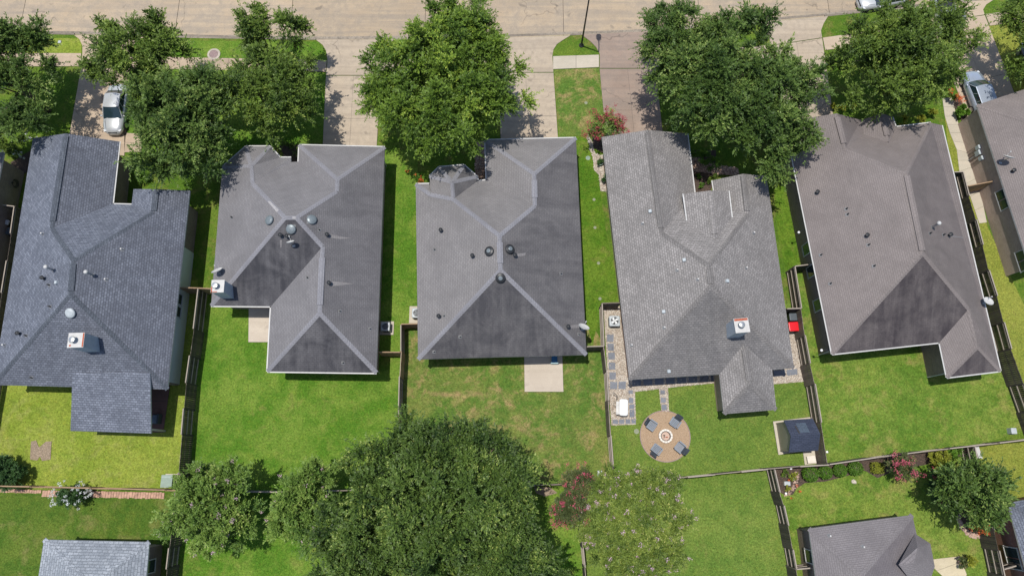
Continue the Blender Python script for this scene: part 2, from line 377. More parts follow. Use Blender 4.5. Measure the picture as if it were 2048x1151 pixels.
M['leaf_deep'] = mat_leaf('leaf_deep', (0.017, 0.045, 0.011), (0.13, 0.21, 0.042), tip=(0.34, 0.4, 0.12), trans=0.1)
M['leaf_myrtle'] = mat_leaf('leaf_myrtle', (0.055, 0.12, 0.024), (0.22, 0.33, 0.065), tip=(0.42, 0.45, 0.16), trans=0.15)
M['leaf_lilac'] = mat_leaf('leaf_lilac', (.034, .072, .014), (.235, .315, .055), tip=(.48, .46, .15), trans=0.12)
M['leaf_shrub'] = mat_leaf('leaf_shrub', (0.03, 0.085, 0.01), (0.13, 0.26, 0.026), trans=0.15)
M['leaf_dark'] = mat_leaf('leaf_dark', (.016, .048, .014), (.072, .145, .042), trans=.15)
M['leaf_yellow'] = mat_leaf('leaf_yellow', (.14, .18, .02), (.34, .36, .05), trans=.25)
M['leaf_red'] = mat_leaf('leaf_red', (0.035, 0.055, 0.02), (0.12, 0.15, 0.05), tip=(0.24, 0.1, 0.06), trans=0.15)
M['bloom_pink'] = mat_leaf('bloom_pink', (.28, .04, .06), (.52, .09, .13), trans=.2)
M['bloom_magenta'] = mat_leaf('bloom_magenta', (.42, .06, .11), (.68, .16, .24), trans=.2)
M['bloom_lilac'] = mat_leaf('bloom_lilac', (.50, .33, .40), (.68, .50, .57), trans=.2)
M['bloom_white'] = mat_leaf('bloom_white', (.55, .58, .60), (.80, .82, .84), trans=.2)
M['bloom_orange'] = mat_leaf('bloom_orange', (.50, .10, .03), (.75, .20, .06), trans=.2)
M['gravel_pale'] = mat_speckle('gravel_pale', [(.40, .33, .26), (.56, .51, .44), (.30, .26, .22), (.62, .57, .50)], 13)
M['gravel_pink'] = mat_speckle('gravel_pink', [(.36, .23, .17), (.50, .35, .27), (.28, .18, .14), (.55, .45, .37)], 8)
M['gravel_tan'] = mat_speckle('gravel_tan', [(.42, .29, .18), (.47, .33, .21), (.38, .26, .16), (.50, .37, .25)], 30, dirt=.15)
M['mulch'] = mat_speckle('mulch', [(.075, .048, .034), (.11, .07, .05), (.05, .033, .025)], 14)
M['stone_blue'] = mat_concrete('stone_blue', (.16, .18, .215), (.22, .235, .27), stain=(.12, .12, .13), amt=.5, seed=11, sc=3)
M['stone_rock'] = mat_plain('rock', (.50, .45, .38), .8, var=.35, scale=7, bump=.5)
M['brick_edge'] = mat_plain('edging_brick', (.42, .26, .19), .85, var=.3, scale=5)
M['soil'] = mat_speckle('bare_soil', [(.33, .25, .17), (.27, .21, .14), (.38, .29, .21)], 16, dirt=.5)
M['paint_white'] = mat_paint('car_white', (.50, .52, .53), .35)
M['paint_silver'] = mat_paint('car_silver', (.42, .48, .58), .45)
M['paint_dark'] = mat_paint('car_graphite', (.06, .07, .085), .5)
M['car_glass'] = mat_glass('car_glass', (.018, .035, .045), .03)
M['tyre'] = mat_plain('tyre', (.018, .018, .018), .85)
M['rim'] = mat_plain('rim', (.45, .46, .47), .3, .8)
M['lamp_red'] = mat_plain('tail_lamp', (.55, .01, .012), .2)
M['lamp_clear'] = mat_plain('head_lamp', (.60, .62, .64), .12)
M['red_plastic'] = mat_plain('red_plastic', (.62, .012, .02), .28, var=.05)
M['blue_plastic'] = mat_plain('blue_plastic', (.02, .12, .26), .35)
M['grey_plastic'] = mat_plain('grey_plastic', (.07, .085, .10), .45)
M['seat_grey'] = mat_plain('seat_grey', (.17, .20, .24), .5)
M['seat_dark'] = mat_plain('seat_dark', (.055, .068, .085), .55)
M['box_green'] = mat_plain('utility_green', (.19, .26, .21), .5)
M['box_grey'] = mat_plain('utility_grey', (.40, .44, .46), .45)
M['white_plastic'] = mat_plain('white_plastic', (.80, .80, .79), .3, var=.02)
M['ring_stone'] = mat_plain('ring_stone', (.66, .61, .54), .7, var=.1)
M['ring_worn'] = mat_plain('ring_worn', (.40, .36, .30), .8, var=.2)
M['mauve'] = mat_plain('manhole_cover', (.24, .17, .165), .6, var=.25, scale=12)

# ---------------------------------------------------------------- ground, road, lawns, paving
def px_poly(pts, z=0.0): return [P(x, y, z) for x, y in pts]
SHEETS = [0]
def sheet(name, pts, mat, z, kind='structure', world_pts=None):
    if z > 0: SHEETS[0] += 1; z = z + SHEETS[0] * .0005 + (.012 if z > .008 else 0)
    q = world_pts or px_poly(pts, z)
    if area2(q) < 0: q = q[::-1]
    g = G(); g.add([(p[0], p[1], z) for p in q], [tuple(range(len(q)))])
    return mk(name, g, mat, local=True, kind=kind)
ROAD_Z = -0.12
curb_px = [(-500, 60), (-60, 66), (60, 68), (190, 70), (390, 76), (640, 80), (900, 78), (1034, 75), (1130, 71), (1270, 66), (1400, 56), (1560, 41), (1650, 33), (1760, 22), (1870, 12), (1985, 0), (2110, -16), (2500, -75)]
curb = [P(x, y, 0) for x, y in curb_px]
curbL, curbR = Vector((-300, curb[0].y - 6, 0)), Vector((300, curb[-1].y + 60, 0))
south = [curbL] + curb + [curbR, Vector((300, -200, 0)), Vector((-300, -200, 0))]
sheet('ground', None, M['grass_front'], 0.0, world_pts=south)
far = [Vector((p.x, p.y + 9.2, 0)) for p in [curbL] + curb + [curbR]]
sheet('far_verge', None, M['grass_mid'], 0.0, world_pts=far + [Vector((300, 400, 0)), Vector((-300, 400, 0))])
sheet('road_base', None, M['tar'], ROAD_Z - .08, world_pts=[Vector((-300, curb[0].y - 8, 0)), Vector((300, curb[0].y - 8, 0)), Vector((300, 130, 0)), Vector((-300, 130, 0))])
road = thing('road', None, None); road['kind'] = 'structure'
def curb_y(x):
    for a, b in zip(curb[:-1], curb[1:]):
        if a.x <= x <= b.x: return a.y + (b.y - a.y) * (x - a.x) / (b.x - a.x)
    return curb[0].y if x < curb[0].x else curb[-1].y
def slab_obj(poly, z, mat, parent, thick=.1, zs=None, gap=.012, name='slab', label=None):
    c = Vector((sum(p[0] for p in poly) / len(poly), sum(p[1] for p in poly) / len(poly), 0))
    q = []
    for p in poly:
        v = Vector((p[0], p[1], 0)) - c; L = v.length; q.append(c + v * max(0, (L - gap * 1.4) / L))
    return mk(name, G().prism(q, z - thick, z, zs=zs), mat, parent=parent, label=label)
jx = [-60, -330 + 90, 41, 352, 581, 850, 1127, 1400, 1662, 1930, 2200]
jx = sorted(jx); jx = [-520] + jx + [2480]
for a, b in zip(jx[:-1], jx[1:]):
    xa, xb = P(a, 40).x, P(b, 40).x
    n = 5
    xs = [xa + .02 + (xb - xa - .04) * k / n for k in range(n + 1)]
    for lo, hi in ((0.0, 4.32), (4.36, 9.18)):
        poly = [Vector((x, curb_y(x) + lo + (.02 if lo == 0 else 0), 0)) for x in xs] + [Vector((x, curb_y(x) + hi, 0)) for x in xs[::-1]]
        mk('slab', G().prism(poly, ROAD_Z - .1, ROAD_Z), M['road'], parent=road)
def strip(pts, w0, w1, z0, z1):
    g = G()
    for a, b in zip(pts[:-1], pts[1:]):
        d = (b - a).normalized(); n = Vector((-d.y, d.x, 0))
        g.prism([a + n * w0, b + n * w0, b + n * w1, a + n * w1], z0, z1)
    return g
def curb_between(x0, x1, off=0.0):
    a, b = P(x0, 70).x, P(x1, 70).x; n = max(2, int((b - a) / 1.5))
    return [Vector((a + (b - a) * k / n, curb_y(a + (b - a) * k / n) + off, 0)) for k in range(n + 1)]
kerb_pieces = [(-400, 148), (290, 632), (790, 965), (1141, 1163), (1340, 1515), (1655, 1842), (1985, 2400)]
for a, b in kerb_pieces:
    mk('kerb', strip(curb_between(a, b), -.02, .15, ROAD_Z - .05, .012), M['kerb'], local=True, kind='structure')
mk('gutter_strip', strip(curb_between(-450, 2440), .16, .42, ROAD_Z - .02, ROAD_Z + .004), M['kerb'], local=True, kind='structure')
mk('far_kerb', strip([p + Vector((0, 9.2, 0)) for p in curb], -.15, .02, ROAD_Z - .05, .012), M['kerb'], local=True, kind='structure')

# lawns: one sheet for each yard's own kind of grass
Z1 = .006
sheet('lawn', [(-140, 560), (395, 560), (398, 588), (391, 680), (379, 800), (367, 900), (352, 980), (-180, 975)], M['grass_lime'], Z1)
sheet('lawn', [(399, 588), (802, 590), (806, 660), (805, 760), (800, 984), (560, 984), (352, 980), (367, 900), (379, 800), (391, 680)], M['grass_mid'], Z1)
sheet('lawn', [(803, 662), (1180, 640), (1208, 690), (1217, 830), (1227, 968), (1070, 972), (800, 984), (805, 760)], M['grass_dry'], Z1)
sheet('lawn', [(1195, 606), (1590, 600), (1600, 700), (1625, 850), (1643, 927), (1320, 960), (1227, 968), (1216, 830), (1206, 690)], M['grass_neat'], Z1)
sheet('lawn', [(1574, 540), (2010, 640), (2060, 860), (1950, 889), (1750, 916), (1650, 927), (1632, 850), (1606, 700)], M['grass_warm'], Z1)
sheet('lawn', [(-200, 986), (352, 986), (345, 1060), (330, 1240), (-300, 1240)], M['grass_deep'], Z1)
sheet('lawn', [(353, 986), (1070, 975), (1158, 975), (1168, 1240), (331, 1240), (346, 1060)], M['grass_mid'], Z1)
sheet('lawn', [(1159, 975), (1320, 962), (1548, 941), (1562, 1000), (1600, 1240), (1169, 1240)], M['grass_neat'], Z1)
sheet('lawn', [(1550, 941), (1700, 925), (1946, 893), (1990, 1080), (2025, 1240), (1602, 1240), (1563, 1000)], M['grass_warm'], Z1)
sheet('lawn', [(1950, 893), (2120, 870), (2300, 1240), (2026, 1240), (1991, 1080)], M['grass_yellow'], Z1)
sheet('lawn', [(1125, 272), (1212, 276), (1190, 330), (1200, 380), (1213, 470), (1246, 612), (1205, 606), (1185, 688), (1150, 560), (1130, 440)], M['grass_vivid'], Z1)
sheet('lawn', [(1545, 350), (1585, 370), (1612, 450), (1632, 534), (1572, 541), (1556, 470)], M['grass_vivid'], Z1)
sheet('lawn', [(768, 300), (835, 300), (838, 648), (803, 650), (801, 705), (752, 706)], M['grass_mid'], Z1)
sheet('lawn', [(1108, 139), (1198, 137), (1209, 218), (1212, 270), (1118, 272)], M['grass_dry'], Z1)
sheet('lawn', [(264, 80), (640, 84), (655, 122), (262, 114)], M['grass_mid'], Z1)
sheet('lawn', [(262, 138), (653, 145), (648, 284), (460, 300), (252, 310)], M['grass_mid'], Z1)
sheet('lawn', [(-140, 80), (163, 76), (163, 108), (-140, 110)], M['grass_lime'], Z1)
sheet('lawn', [(1887, 212), (1960, 440), (1972, 446), (2062, 640), (2120, 860), (2062, 862), (2000, 640), (1900, 330)], M['grass_yellow'], Z1)
sheet('lawn', [(2030, 185), (1972, 52), (2100, 40), (2120, 170)], M['grass_yellow'], Z1)

Z2 = .012
sheet('mulch_bed', [(1383, 300), (1432, 300), (1432, 352), (1420, 385), (1386, 388)], M['mulch'], Z2)
sheet('mulch_bed', [(1550, 938), (1660, 929), (1760, 914), (1945, 893), (1948, 905), (1870, 925), (1790, 940), (1755, 955), (1730, 940), (1690, 952), (1650, 962), (1610, 965), (1594, 975), (1586, 988), (1572, 990), (1562, 985)], M['mulch'], Z2)
sheet('mulch_bed', [(1912, 1030), (1920, 1050), (1935, 1066), (1955, 1072), (1985, 1062), (1990, 1010), (1950, 1000)], M['mulch'], Z2)
sheet('mulch_bed', [(1180, 255), (1232, 262), (1222, 300), (1206, 306), (1188, 296)], M['mulch'], Z2 + .004)
sheet('mulch_bed', [(20, 325), (62, 300), (66, 340), (38, 350)], M['mulch'], Z2)
sheet('mulch_bed', [(558, 290), (600, 290), (600, 326), (575, 326)], M['mulch'], Z2)
sheet('mulch_bed', [(950, 282), (975, 282), (976, 362), (950, 362)], M['gravel_pink'], Z2)
sheet('mulch_bed', [(1905, 190), (1925, 200), (1945, 235), (1925, 245), (1908, 212)], M['mulch'], Z2)
sheet('gravel_bed', [(1378, 308), (1400, 318), (1440, 330), (1475, 336), (1478, 350), (1440, 349), (1384, 342)], M['gravel_pink'], Z2 + .004)
sheet('gravel_bed', [(1180, 290), (1173, 276), (1176, 268), (1184, 283), (1190, 306), (1205, 312), (1225, 310), (1232, 385), (1201, 382), (1198, 350), (1188, 340), (1186, 316)], M['gravel_pale'], Z2)
gravel_poly = [(1207, 614), (1255, 612), (1275, 757), (1437, 745), (1437, 765), (1370, 771), (1336, 775), (1338, 822), (1323, 823), (1318, 777), (1270, 783), (1272, 848), (1223, 850), (1216, 760)]
sheet('gravel_yard', gravel_poly, M['gravel_pale'], Z2)
gravel_poly2 = [(1575, 655), (1598, 650), (1612, 762), (1545, 768), (1540, 735), (1585, 735)]
sheet('gravel_yard', gravel_poly2, M['gravel_pale'], Z2)
sheet('bare_patch', [(62, 882), (72, 880), (78, 894), (92, 882), (103, 882), (101, 918), (84, 921), (80, 912), (74, 920), (60, 918)], M['soil'], Z2)
sheet('bare_patch', [(1068, 974), (1100, 973), (1115, 985), (1090, 992), (1072, 985)], M['soil'], Z2)

# driveways, footways, patios: each slab its own piece, joints left open
def lerp2(q, u, v):
    a = q[0].lerp(q[1], u); b = q[3].lerp(q[2], u); return a.lerp(b, v)
def paving(name, quad_px, us, vs_, mat, z=.045, extra=(), mats=None):
    root = thing(name, None, None); root['kind'] = 'structure'
    q = px_poly(quad_px)
    base = q if area2(q) > 0 else q[::-1]
    us = [0] + list(us) + [1]; vs_ = [0] + list(vs_) + [1]
    k = 0
    for i in range(len(us) - 1):
        for j in range(len(vs_) - 1):
            poly = [lerp2(q, us[i], vs_[j]), lerp2(q, us[i + 1], vs_[j]), lerp2(q, us[i + 1], vs_[j + 1]), lerp2(q, us[i], vs_[j + 1])]
            slab_obj(poly, z, (mats[k % len(mats)] if mats else mat), root); k += 1
    for e in extra:
        pe = px_poly(e); e_z = None
        slab_obj(pe, z, mat, root, zs=e_z, thick=.25)
    g = G()                                              # dark earth seen down the joints
    g.add([(p.x, p.y, .040 if z < .06 else .06) for p in base], [(0, 1, 2, 3)])
    mk('joint_bed', g, M['tar'], parent=root, local=True)
    return root
paving('driveway', [(163, 133), (262, 133), (249, 312), (134, 300)], [.5], [.5], M['drive_pink'],
       extra=[[(148, 70.5), (159, 79), (165, 92), (165, 106), (163, 132), (262, 132), (264, 106), (268, 90), (278, 79), (290, 75)]])
paving('garden_path', [(249, 266), (285, 268), (283, 305), (249, 305)], [], [.5], M['drive_pink'])
paving('driveway', [(652, 152), (762, 152), (753, 304), (645, 304)], [.5], [.57], M['drive_pale'],
       extra=[[(632, 80.5), (645, 90), (652, 102), (655, 122), (652, 151), (762, 151), (757, 122), (760, 105), (772, 90), (790, 79.5)]])
paving('driveway', [(995, 146), (1107, 146), (1117, 292), (1002, 292)], [.5], [.6], M['drive_pale'],
       extra=[[(965, 78), (976, 84), (989, 98), (993, 113), (995, 145), (1107, 145), (1105, 113), (1107, 100), (1114, 89), (1127, 80), (1141, 71.5)]])
paving('driveway', [(1199, 138), (1311, 138), (1328, 288), (1213, 288)], [.5], [.56], M['drive_old'],
       extra=[[(1163, 70), (1180, 83), (1192, 95), (1199, 108), (1199, 137), (1311, 137), (1313, 105), (1325, 82), (1340, 61)]])
paving('driveway', [(1541, 92), (1644, 77), (1668, 244), (1566, 258)], [.5], [.4], M['drive_pale'],
       extra=[[(1515, 46), (1530, 60), (1538, 75), (1541, 91), (1644, 76), (1642, 62), (1647, 48), (1656, 33)]])
paving('driveway', [(1862, 47), (1969, 31), (2040, 218), (1940, 250)], [.5], [.63], M['drive_warm'],
       extra=[[(1835, 15.5), (1850, 24), (1858, 34), (1862, 46), (1969, 30), (1966, 20), (1972, 10), (1987, 0)]])
def walk(quad, n, mat=None, mats=None):
    return paving('footpath', quad, [k / n for k in range(1, n)], [], mat or M['walk'], mats=mats)
walk([(-140, 106), (163, 107), (163, 133), (-140, 134)], 6, M['drive_pink'])
walk([(263, 113), (654, 121), (652, 144), (262, 137)], 8, M['drive_pink'])
walk([(758, 121), (992, 115), (994, 139), (760, 144)], 5, M['drive_pale'])
walk([(1106, 113), (1198, 110), (1198, 135), (1106, 139)], 2)
walk([(1312, 108), (1540, 91), (1541, 116), (1312, 134)], 5, M['drive_pale'])
walk([(1645, 76), (1860, 46), (1868, 72), (1650, 101)], 5, M['drive_warm'])
walk([(1970, 29), (2120, 10), (2124, 36), (1979, 52)], 3, M['drive_warm'])
# curved path beside the brick house
L_ = [(1884, 196), (1889, 233), (1899, 266), (1913, 300), (1918, 343), (1940, 394), (1958, 447)]
R_ = [(1905, 196), (1912, 233), (1922, 266), (1935, 306), (1942, 335), (1960, 380), (1973, 445)]
path = thing('garden_path', None, None); path['kind'] = 'structure'
for i in range(6):
    for k in range(2):
        def ip(Q, t): return (Q[i][0] + (Q[i + 1][0] - Q[i][0]) * t, Q[i][1] + (Q[i + 1][1] - Q[i][1]) * t)
        a, b = k / 2, (k + 1) / 2
        slab_obj(px_poly([ip(L_, a), ip(R_, a), ip(R_, b), ip(L_, b)]), .045, M['walk'], path, gap=.008)
paving('patio', [(498, 600), (545, 600), (545, 684), (497, 684)], [], [], M['patio'])
paving('patio', [(1048, 690), (1124, 690), (1127, 783), (1049, 783)], [], [], M['patio'])
paving('patio', [(306, 740), (345, 740), (327, 864), (300, 864)], [], [.5], M['patio_red'])
paving('patio', [(1850, 1119), (1919, 1111), (1933, 1147), (1926, 1190), (1850, 1190)][:4], [], [.3], M['deck_tan'])
paving('patio', [(1996, 1030), (2050, 1016), (2062, 1062), (2008, 1079)], [], [.5], M['patio'])
paving('shed_pad', [(1545, 842), (1621, 833), (1631, 898), (1556, 909)], [], [], M['walk'], z=.09)
paving('shed_pad', [(1605, 902), (1632, 896), (1637, 926), (1609, 929)], [], [], M['walk'], z=.05)
# flagstones of the gravel yard
FLAGS = []
fl = thing('flagstone_path', None, None); fl['kind'] = 'structure'
def z4(a, b, c, d): return [(1190 + a / 4.2625, 590 + c / 4.2625), (1190 + b / 4.2625, 590 + c / 4.2625), (1190 + b / 4.2625, 590 + d / 4.2625), (1190 + a / 4.2625, 590 + d / 4.2625)]
for s in [(102, 158, 335, 400), (107, 162, 412, 474), (110, 168, 487, 550), (116, 174, 572, 635), (121, 180, 657, 719), (126, 190, 736, 800), (199, 262, 736, 800), (284, 322, 808, 842), (286, 326, 872, 920), (290, 334, 928, 968), (294, 338, 974, 1040), (150, 196, 1058, 1096), (203, 250, 1056, 1096), (258, 302, 1056, 1094), (307, 346, 1054, 1090), (556, 598, 808, 846), (560, 606, 872, 915), (566, 612, 932, 980)]:
    q = z4(*s); j = lambda p: (p[0] + rnd.uniform(-.6, .6), p[1] + rnd.uniform(-.6, .6))
    FLAGS.append(px_poly(q)); slab_obj(px_poly([j(p) for p in q]), .06, M['stone_blue'], fl, thick=.05, name='flagstone')
for k in range(8):
    x = 1264 + k * 22.5; y = 757 - k * 1.25
    FLAGS.append(px_poly([(x, y), (x + 18, y - 1), (x + 18, y + 14), (x, y + 15)])); slab_obj(px_poly([(x, y), (x + 18, y - 1), (x + 18, y + 14), (x, y + 15)]), .06, M['stone_blue'], fl, thick=.05, name='flagstone')
for q in ([(1546, 741), (1570, 739), (1571, 751), (1547, 753)], [(1572, 739), (1594, 737), (1595, 749), (1573, 751)]):
    FLAGS.append(px_poly(q)); slab_obj(px_poly(q), .06, M['stone_blue'], fl, thick=.05, name='flagstone')
# loose stones on the gravel
def inside(p, poly):
    c = False
    for i in range(len(poly)):
        a, b = poly[i - 1], poly[i]
        if (a[1] > p[1]) != (b[1] > p[1]) and p[0] < (b[0] - a[0]) * (p[1] - a[1]) / (b[1] - a[1]) + a[0]: c = not c
    return c
def stones(poly_px, n, smin, smax, mat, name='loose_stones'):
    poly = px_poly(poly_px); xs = [p.x for p in poly]; ys = [p.y for p in poly]; g = G(); k = 0
    while k < n:
        x, y = rnd.uniform(min(xs), max(xs)), rnd.uniform(min(ys), max(ys))
        if not inside((x, y), poly): continue
        if any(inside((x, y), f) for f in FLAGS) and rnd.random() < .96: k += .1; continue
        s = rnd.uniform(smin, smax); a = rnd.uniform(0, 3); V = []
        for d in ((1, 0, 0), (0, .8, 0), (-1, 0, .1), (0, -.8, 0), (.1, 0, .7), (0, 0, -.3)):
            px, py = d[0] * s * rnd.uniform(.7, 1.2), d[1] * s * rnd.uniform(.7, 1.2)
            V.append((x + px * math.cos(a) - py * math.sin(a), y + px * math.sin(a) + py * math.cos(a), Z2 + .022 + s * .2 + d[2] * s))
        g.add(V, [(0, 1, 4), (1, 2, 4), (2, 3, 4), (3, 0, 4), (1, 0, 5), (2, 1, 5), (3, 2, 5), (0, 3, 5)]); k += 1
    mk(name, g, mat, local=True, kind='stuff')
def mat_stones(name, a, b2):
    m, nt, b = newmat(name); t = NT(nt); isl = t.n('ShaderNodeNewGeometry').outputs['Random Per Island']
    t.l(t.mix(isl, a, b2), b.inputs['Base Color']); b.inputs['Roughness'].default_value = .8; return m
M['pebble'] = mat_stones('pebble', (.34, .27, .21), (.66, .60, .52))
M['pebble_pink'] = mat_stones('pebble_pink', (.34, .22, .17), (.62, .47, .38))
stones(gravel_poly, 2600, .03, .08, M['pebble']); stones(gravel_poly2, 700, .03, .08, M['pebble'])
stones([(1378, 308), (1400, 318), (1440, 330), (1475, 336), (1478, 350), (1440, 349), (1384, 342)], 420, .05, .13, M['pebble_pink'])
stones([(1176, 268), (1184, 283), (1190, 306), (1205, 312), (1225, 310), (1232, 385), (1201, 382), (1198, 350), (1188, 340), (1186, 316), (1176, 290)], 420, .05, .12, M['pebble'])
stones([(1912, 1032), (1918, 1030), (1926, 1050), (1940, 1064), (1962, 1072), (1956, 1078), (1934, 1070), (1918, 1052)], 130, .06, .15, M['pebble_pink'])
stones([(1590, 940), (1600, 948), (1592, 975), (1575, 992), (1568, 990), (1584, 972)], 60, .05, .12, M['pebble_pink'])
stones([(950, 284), (973, 284), (974, 360), (950, 360)], 160, .05, .11, M['pebble_pink'])

# round gravel seating area
seat_c = P(1330, 871.5); root = thing('fire_pit_circle', None, None); root['kind'] = 'structure'
circ = [(seat_c.x + 1.9 * math.cos(2 * math.pi * k / 72), seat_c.y + 1.9 * math.sin(2 * math.pi * k / 72)) for k in range(72)]
mk('gravel_disc', G().prism(circ, -.02, .045), M['gravel_tan'], parent=root)
rg = G()
for k in range(72):
    a, b = 2 * math.pi * k / 72, 2 * math.pi * (k + 1) / 72
    rg.prism([(seat_c.x + r_ * math.cos(t), seat_c.y + r_ * math.sin(t)) for r_, t in ((1.90, a), (1.96, a), (1.96, b), (1.90, b))], -.02, .07)
mk('edging', rg, M['mauve'], parent=root)
# brick edging along the lime lawn's back fence
edge = thing('brick_edging', None, None); edge['kind'] = 'structure'
def edging(x0, y0, x1, y1, w, n):
    a, b = P(x0, y0), P(x1, y1); d = (b - a) / n; nrm = Vector((d.y, -d.x, 0)).normalized()
    if nrm.y > 0: nrm = -nrm
    for k in range(n):
        s = a + d * k; o = Vector((0, rnd.uniform(-.02, .02), 0)); ww = w * rnd.uniform(.92, 1.05)
        poly = [s + d * .05 + o, s + d * .95 + o, s + d * .95 + nrm * ww + o, s + d * .05 + nrm * ww + o]
        mk('brick', G().prism(poly, 0, .06 + rnd.uniform(-.01, .015)), M['brick_edge'], parent=edge)
edging(86, 979.5, 330, 984, .46, 46); edging(-30, 976, 84, 979.5, .24, 24)
# manhole ring in the verge
mh = thing('manhole', 'round concrete ringed manhole with mauve lid in the grass verge', 'manhole', P(428, 109))
mk('concrete_ring', G().lathe(P(428, 109, 0), [(.58, .0), (.58, .05), (.54, .06), (.40, .06), (.40, .0)], 32), M['ring_worn'], parent=mh)
mk('lid', G().lathe(P(428, 109, 0), [(.395, .0), (.395, .045), (.35, .05), (.0, .05)], 28), M['mauve'], parent=mh)

# ---------------------------------------------------------------- houses
EAVE = 3.0
ROOFS = []                                              # (bvh, roof part, house)
def dist_line(p, a, b):
    d = (b - a); d.z = 0; d.normalize(); w = p - a; return abs(w.x * d.y - w.y * d.x)
def slope_algae_shade(s, e=0.0):
    return lambda n: s if n.y < -.22 else (e if n.x > .22 else 0.0)  # algae stain, plus shade painted into slopes turned from the sun
def house(label, pts, faces, outline, eave=EAVE, pitch=.43, mat='shingle_slate', algae_shade=None, wall='brick_tan', cap='ridge', wallpoly=None,
          overhang=.4, gutters=(), capmat=None, ridge_vents=(), name='house', fascia=.14, cat='house', extra_wall=None):
    V = {}
    for k, p in pts.items():
        if len(p) == 2: V[k] = P(p[0], p[1], eave)
    pend = {k: p for k, p in pts.items() if len(p) > 2}
    while pend:
        done = []
        for k, p in pend.items():
            if len(p) == 3 and not isinstance(p[2], str): V[k] = P(p[0], p[1], p[2]); done.append(k); continue
            if len(p) == 3:                              # same height as another vertex
                if p[2] in V: V[k] = P(p[0], p[1], V[p[2]].z); done.append(k)
                continue
            a, b = p[2], p[3]; pt = p[4] if len(p) > 4 else pitch
            if a in V and b in V:
                z = V[a].z
                for _ in range(12): z = V[a].z + pt * dist_line(P(p[0], p[1], z), V[a].copy(), V[b].copy())
                V[k] = P(p[0], p[1], z); done.append(k)
        for k in done: pend.pop(k)
        assert done, pend
    c = sum((V[k] for k in outline), Vector()) / len(outline)
    h = thing(name, label, cat, (c.x, c.y, 0))
    names = list(V); idx = {k: i for i, k in enumerate(names)}
    g = G(); fs = []
    for f in faces:
        q = [V[k] for k in f]
        if newell(q).z < 0: f = f[::-1]
        fs.append(f)
    g.add([V[k] for k in names], [tuple(idx[k] for k in f) for f in fs])
    ol = outline if area2([V[k] for k in outline]) > 0 else outline[::-1]
    n0 = len(g.V)
    g.V += [(V[k].x, V[k].y, V[k].z - fascia) for k in ol]; n = len(ol)
    for i in range(n):
        j = (i + 1) % n; g.F.append((idx[ol[i]], n0 + i, n0 + j, idx[ol[j]])); g.M.append(1)
    # walls
    wp = wallpoly or outline
    wp = wp if area2([V[k] for k in wp]) > 0 else wp[::-1]
    W = inset([V[k] for k in wp], overhang)
    n1 = len(g.V); g.V += [(p.x, p.y, V[k].z - fascia - .02) for p, k in zip(W, wp)]
    if not (wallpoly is None or len(wp) == n):
        n1 = len(g.V); W2 = inset([V[k] for k in ol], overhang); g.V += [(p.x, p.y, V[k].z - fascia - .02) for p, k in zip(W2, ol)]
    for i in range(n): j = (i + 1) % n; g.F.append((n0 + i, n1 + i, n1 + j, n0 + j)); g.M.append(2)
    roof = mk('roof', g, [M[mat], M['offwhite'], M['soffit']], parent=h, uv=True)
    at = roof.data.attributes.new('algae_shade', 'FLOAT', 'FACE')
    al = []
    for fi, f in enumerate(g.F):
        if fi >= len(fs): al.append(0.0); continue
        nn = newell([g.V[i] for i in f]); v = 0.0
        if algae_shade: v = algae_shade(nn)
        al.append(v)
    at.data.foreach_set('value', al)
    wg = G(); m = len(W)
    for i in range(m):
        j = (i + 1) % m
        a, b = W[i], W[j]; za, zb = V[wp[i]].z - fascia - .03, V[wp[j]].z - fascia - .03
        wg.add([(a.x, a.y, 0), (b.x, b.y, 0), (b.x, b.y, zb), (a.x, a.y, za)], [(0, 1, 2, 3)])
    mk('wall', wg, M[wall], parent=h, uv=True)
    # ridge and hip caps: overlapping bent pieces along every convex edge
    edges = {}
    for fi, f in enumerate(fs):
        for a, b in zip(f, f[1:] + f[:1]): edges.setdefault(frozenset((a, b)), []).append(fi)
    for e, ff in edges.items():
        if len(ff) != 2: continue
        a, b = list(e); qs = [[V[k] for k in fs[i]] for i in ff]
        n1_, n2_ = newell(qs[0]), newell(qs[1])
        c1 = sum(qs[0], Vector()) / len(qs[0]); c2 = sum(qs[1], Vector()) / len(qs[1])
        mid = (V[a] + V[b]) / 2
        if (c2 - mid).dot(n1_) > -.02 or n1_.dot(n2_) > .995: continue
        A, B = (V[a], V[b]) if V[a].z < V[b].z else (V[b], V[a])
        d = B - A; L = d.length; d.normalize()
        s1 = n1_.cross(d); s1 = s1 if s1.dot(c1 - mid) > 0 else -s1
        s2 = n2_.cross(d); s2 = s2 if s2.dot(c2 - mid) > 0 else -s2
        cg = G(); k = max(1, int(L / .32)); step = L / k; w = .17
        for i in range(k):
            p0, p1 = A + d * (i * step), A + d * min(L, (i + 1.12) * step); lift0, lift1 = .030, .012
            u = Vector((0, 0, 1))
            cg.add([p0 + u * lift0, p1 + u * lift1, p1 + s1 * w + n1_ * .008, p0 + s1 * w + n1_ * .022, p1 + s2 * w + n2_ * .008, p0 + s2 * w + n2_ * .022,
                    p0 + s1 * w - n1_ * .01, p0 + s2 * w - n2_ * .01, p0 - u * .01],
                   [(0, 1, 2, 3), (1, 0, 5, 4), (0, 3, 6, 8), (5, 0, 8, 7)])
        mk('ridge_cap', cg, M[capmat or mat], parent=roof, uv=True)
    if capmat is None: pass
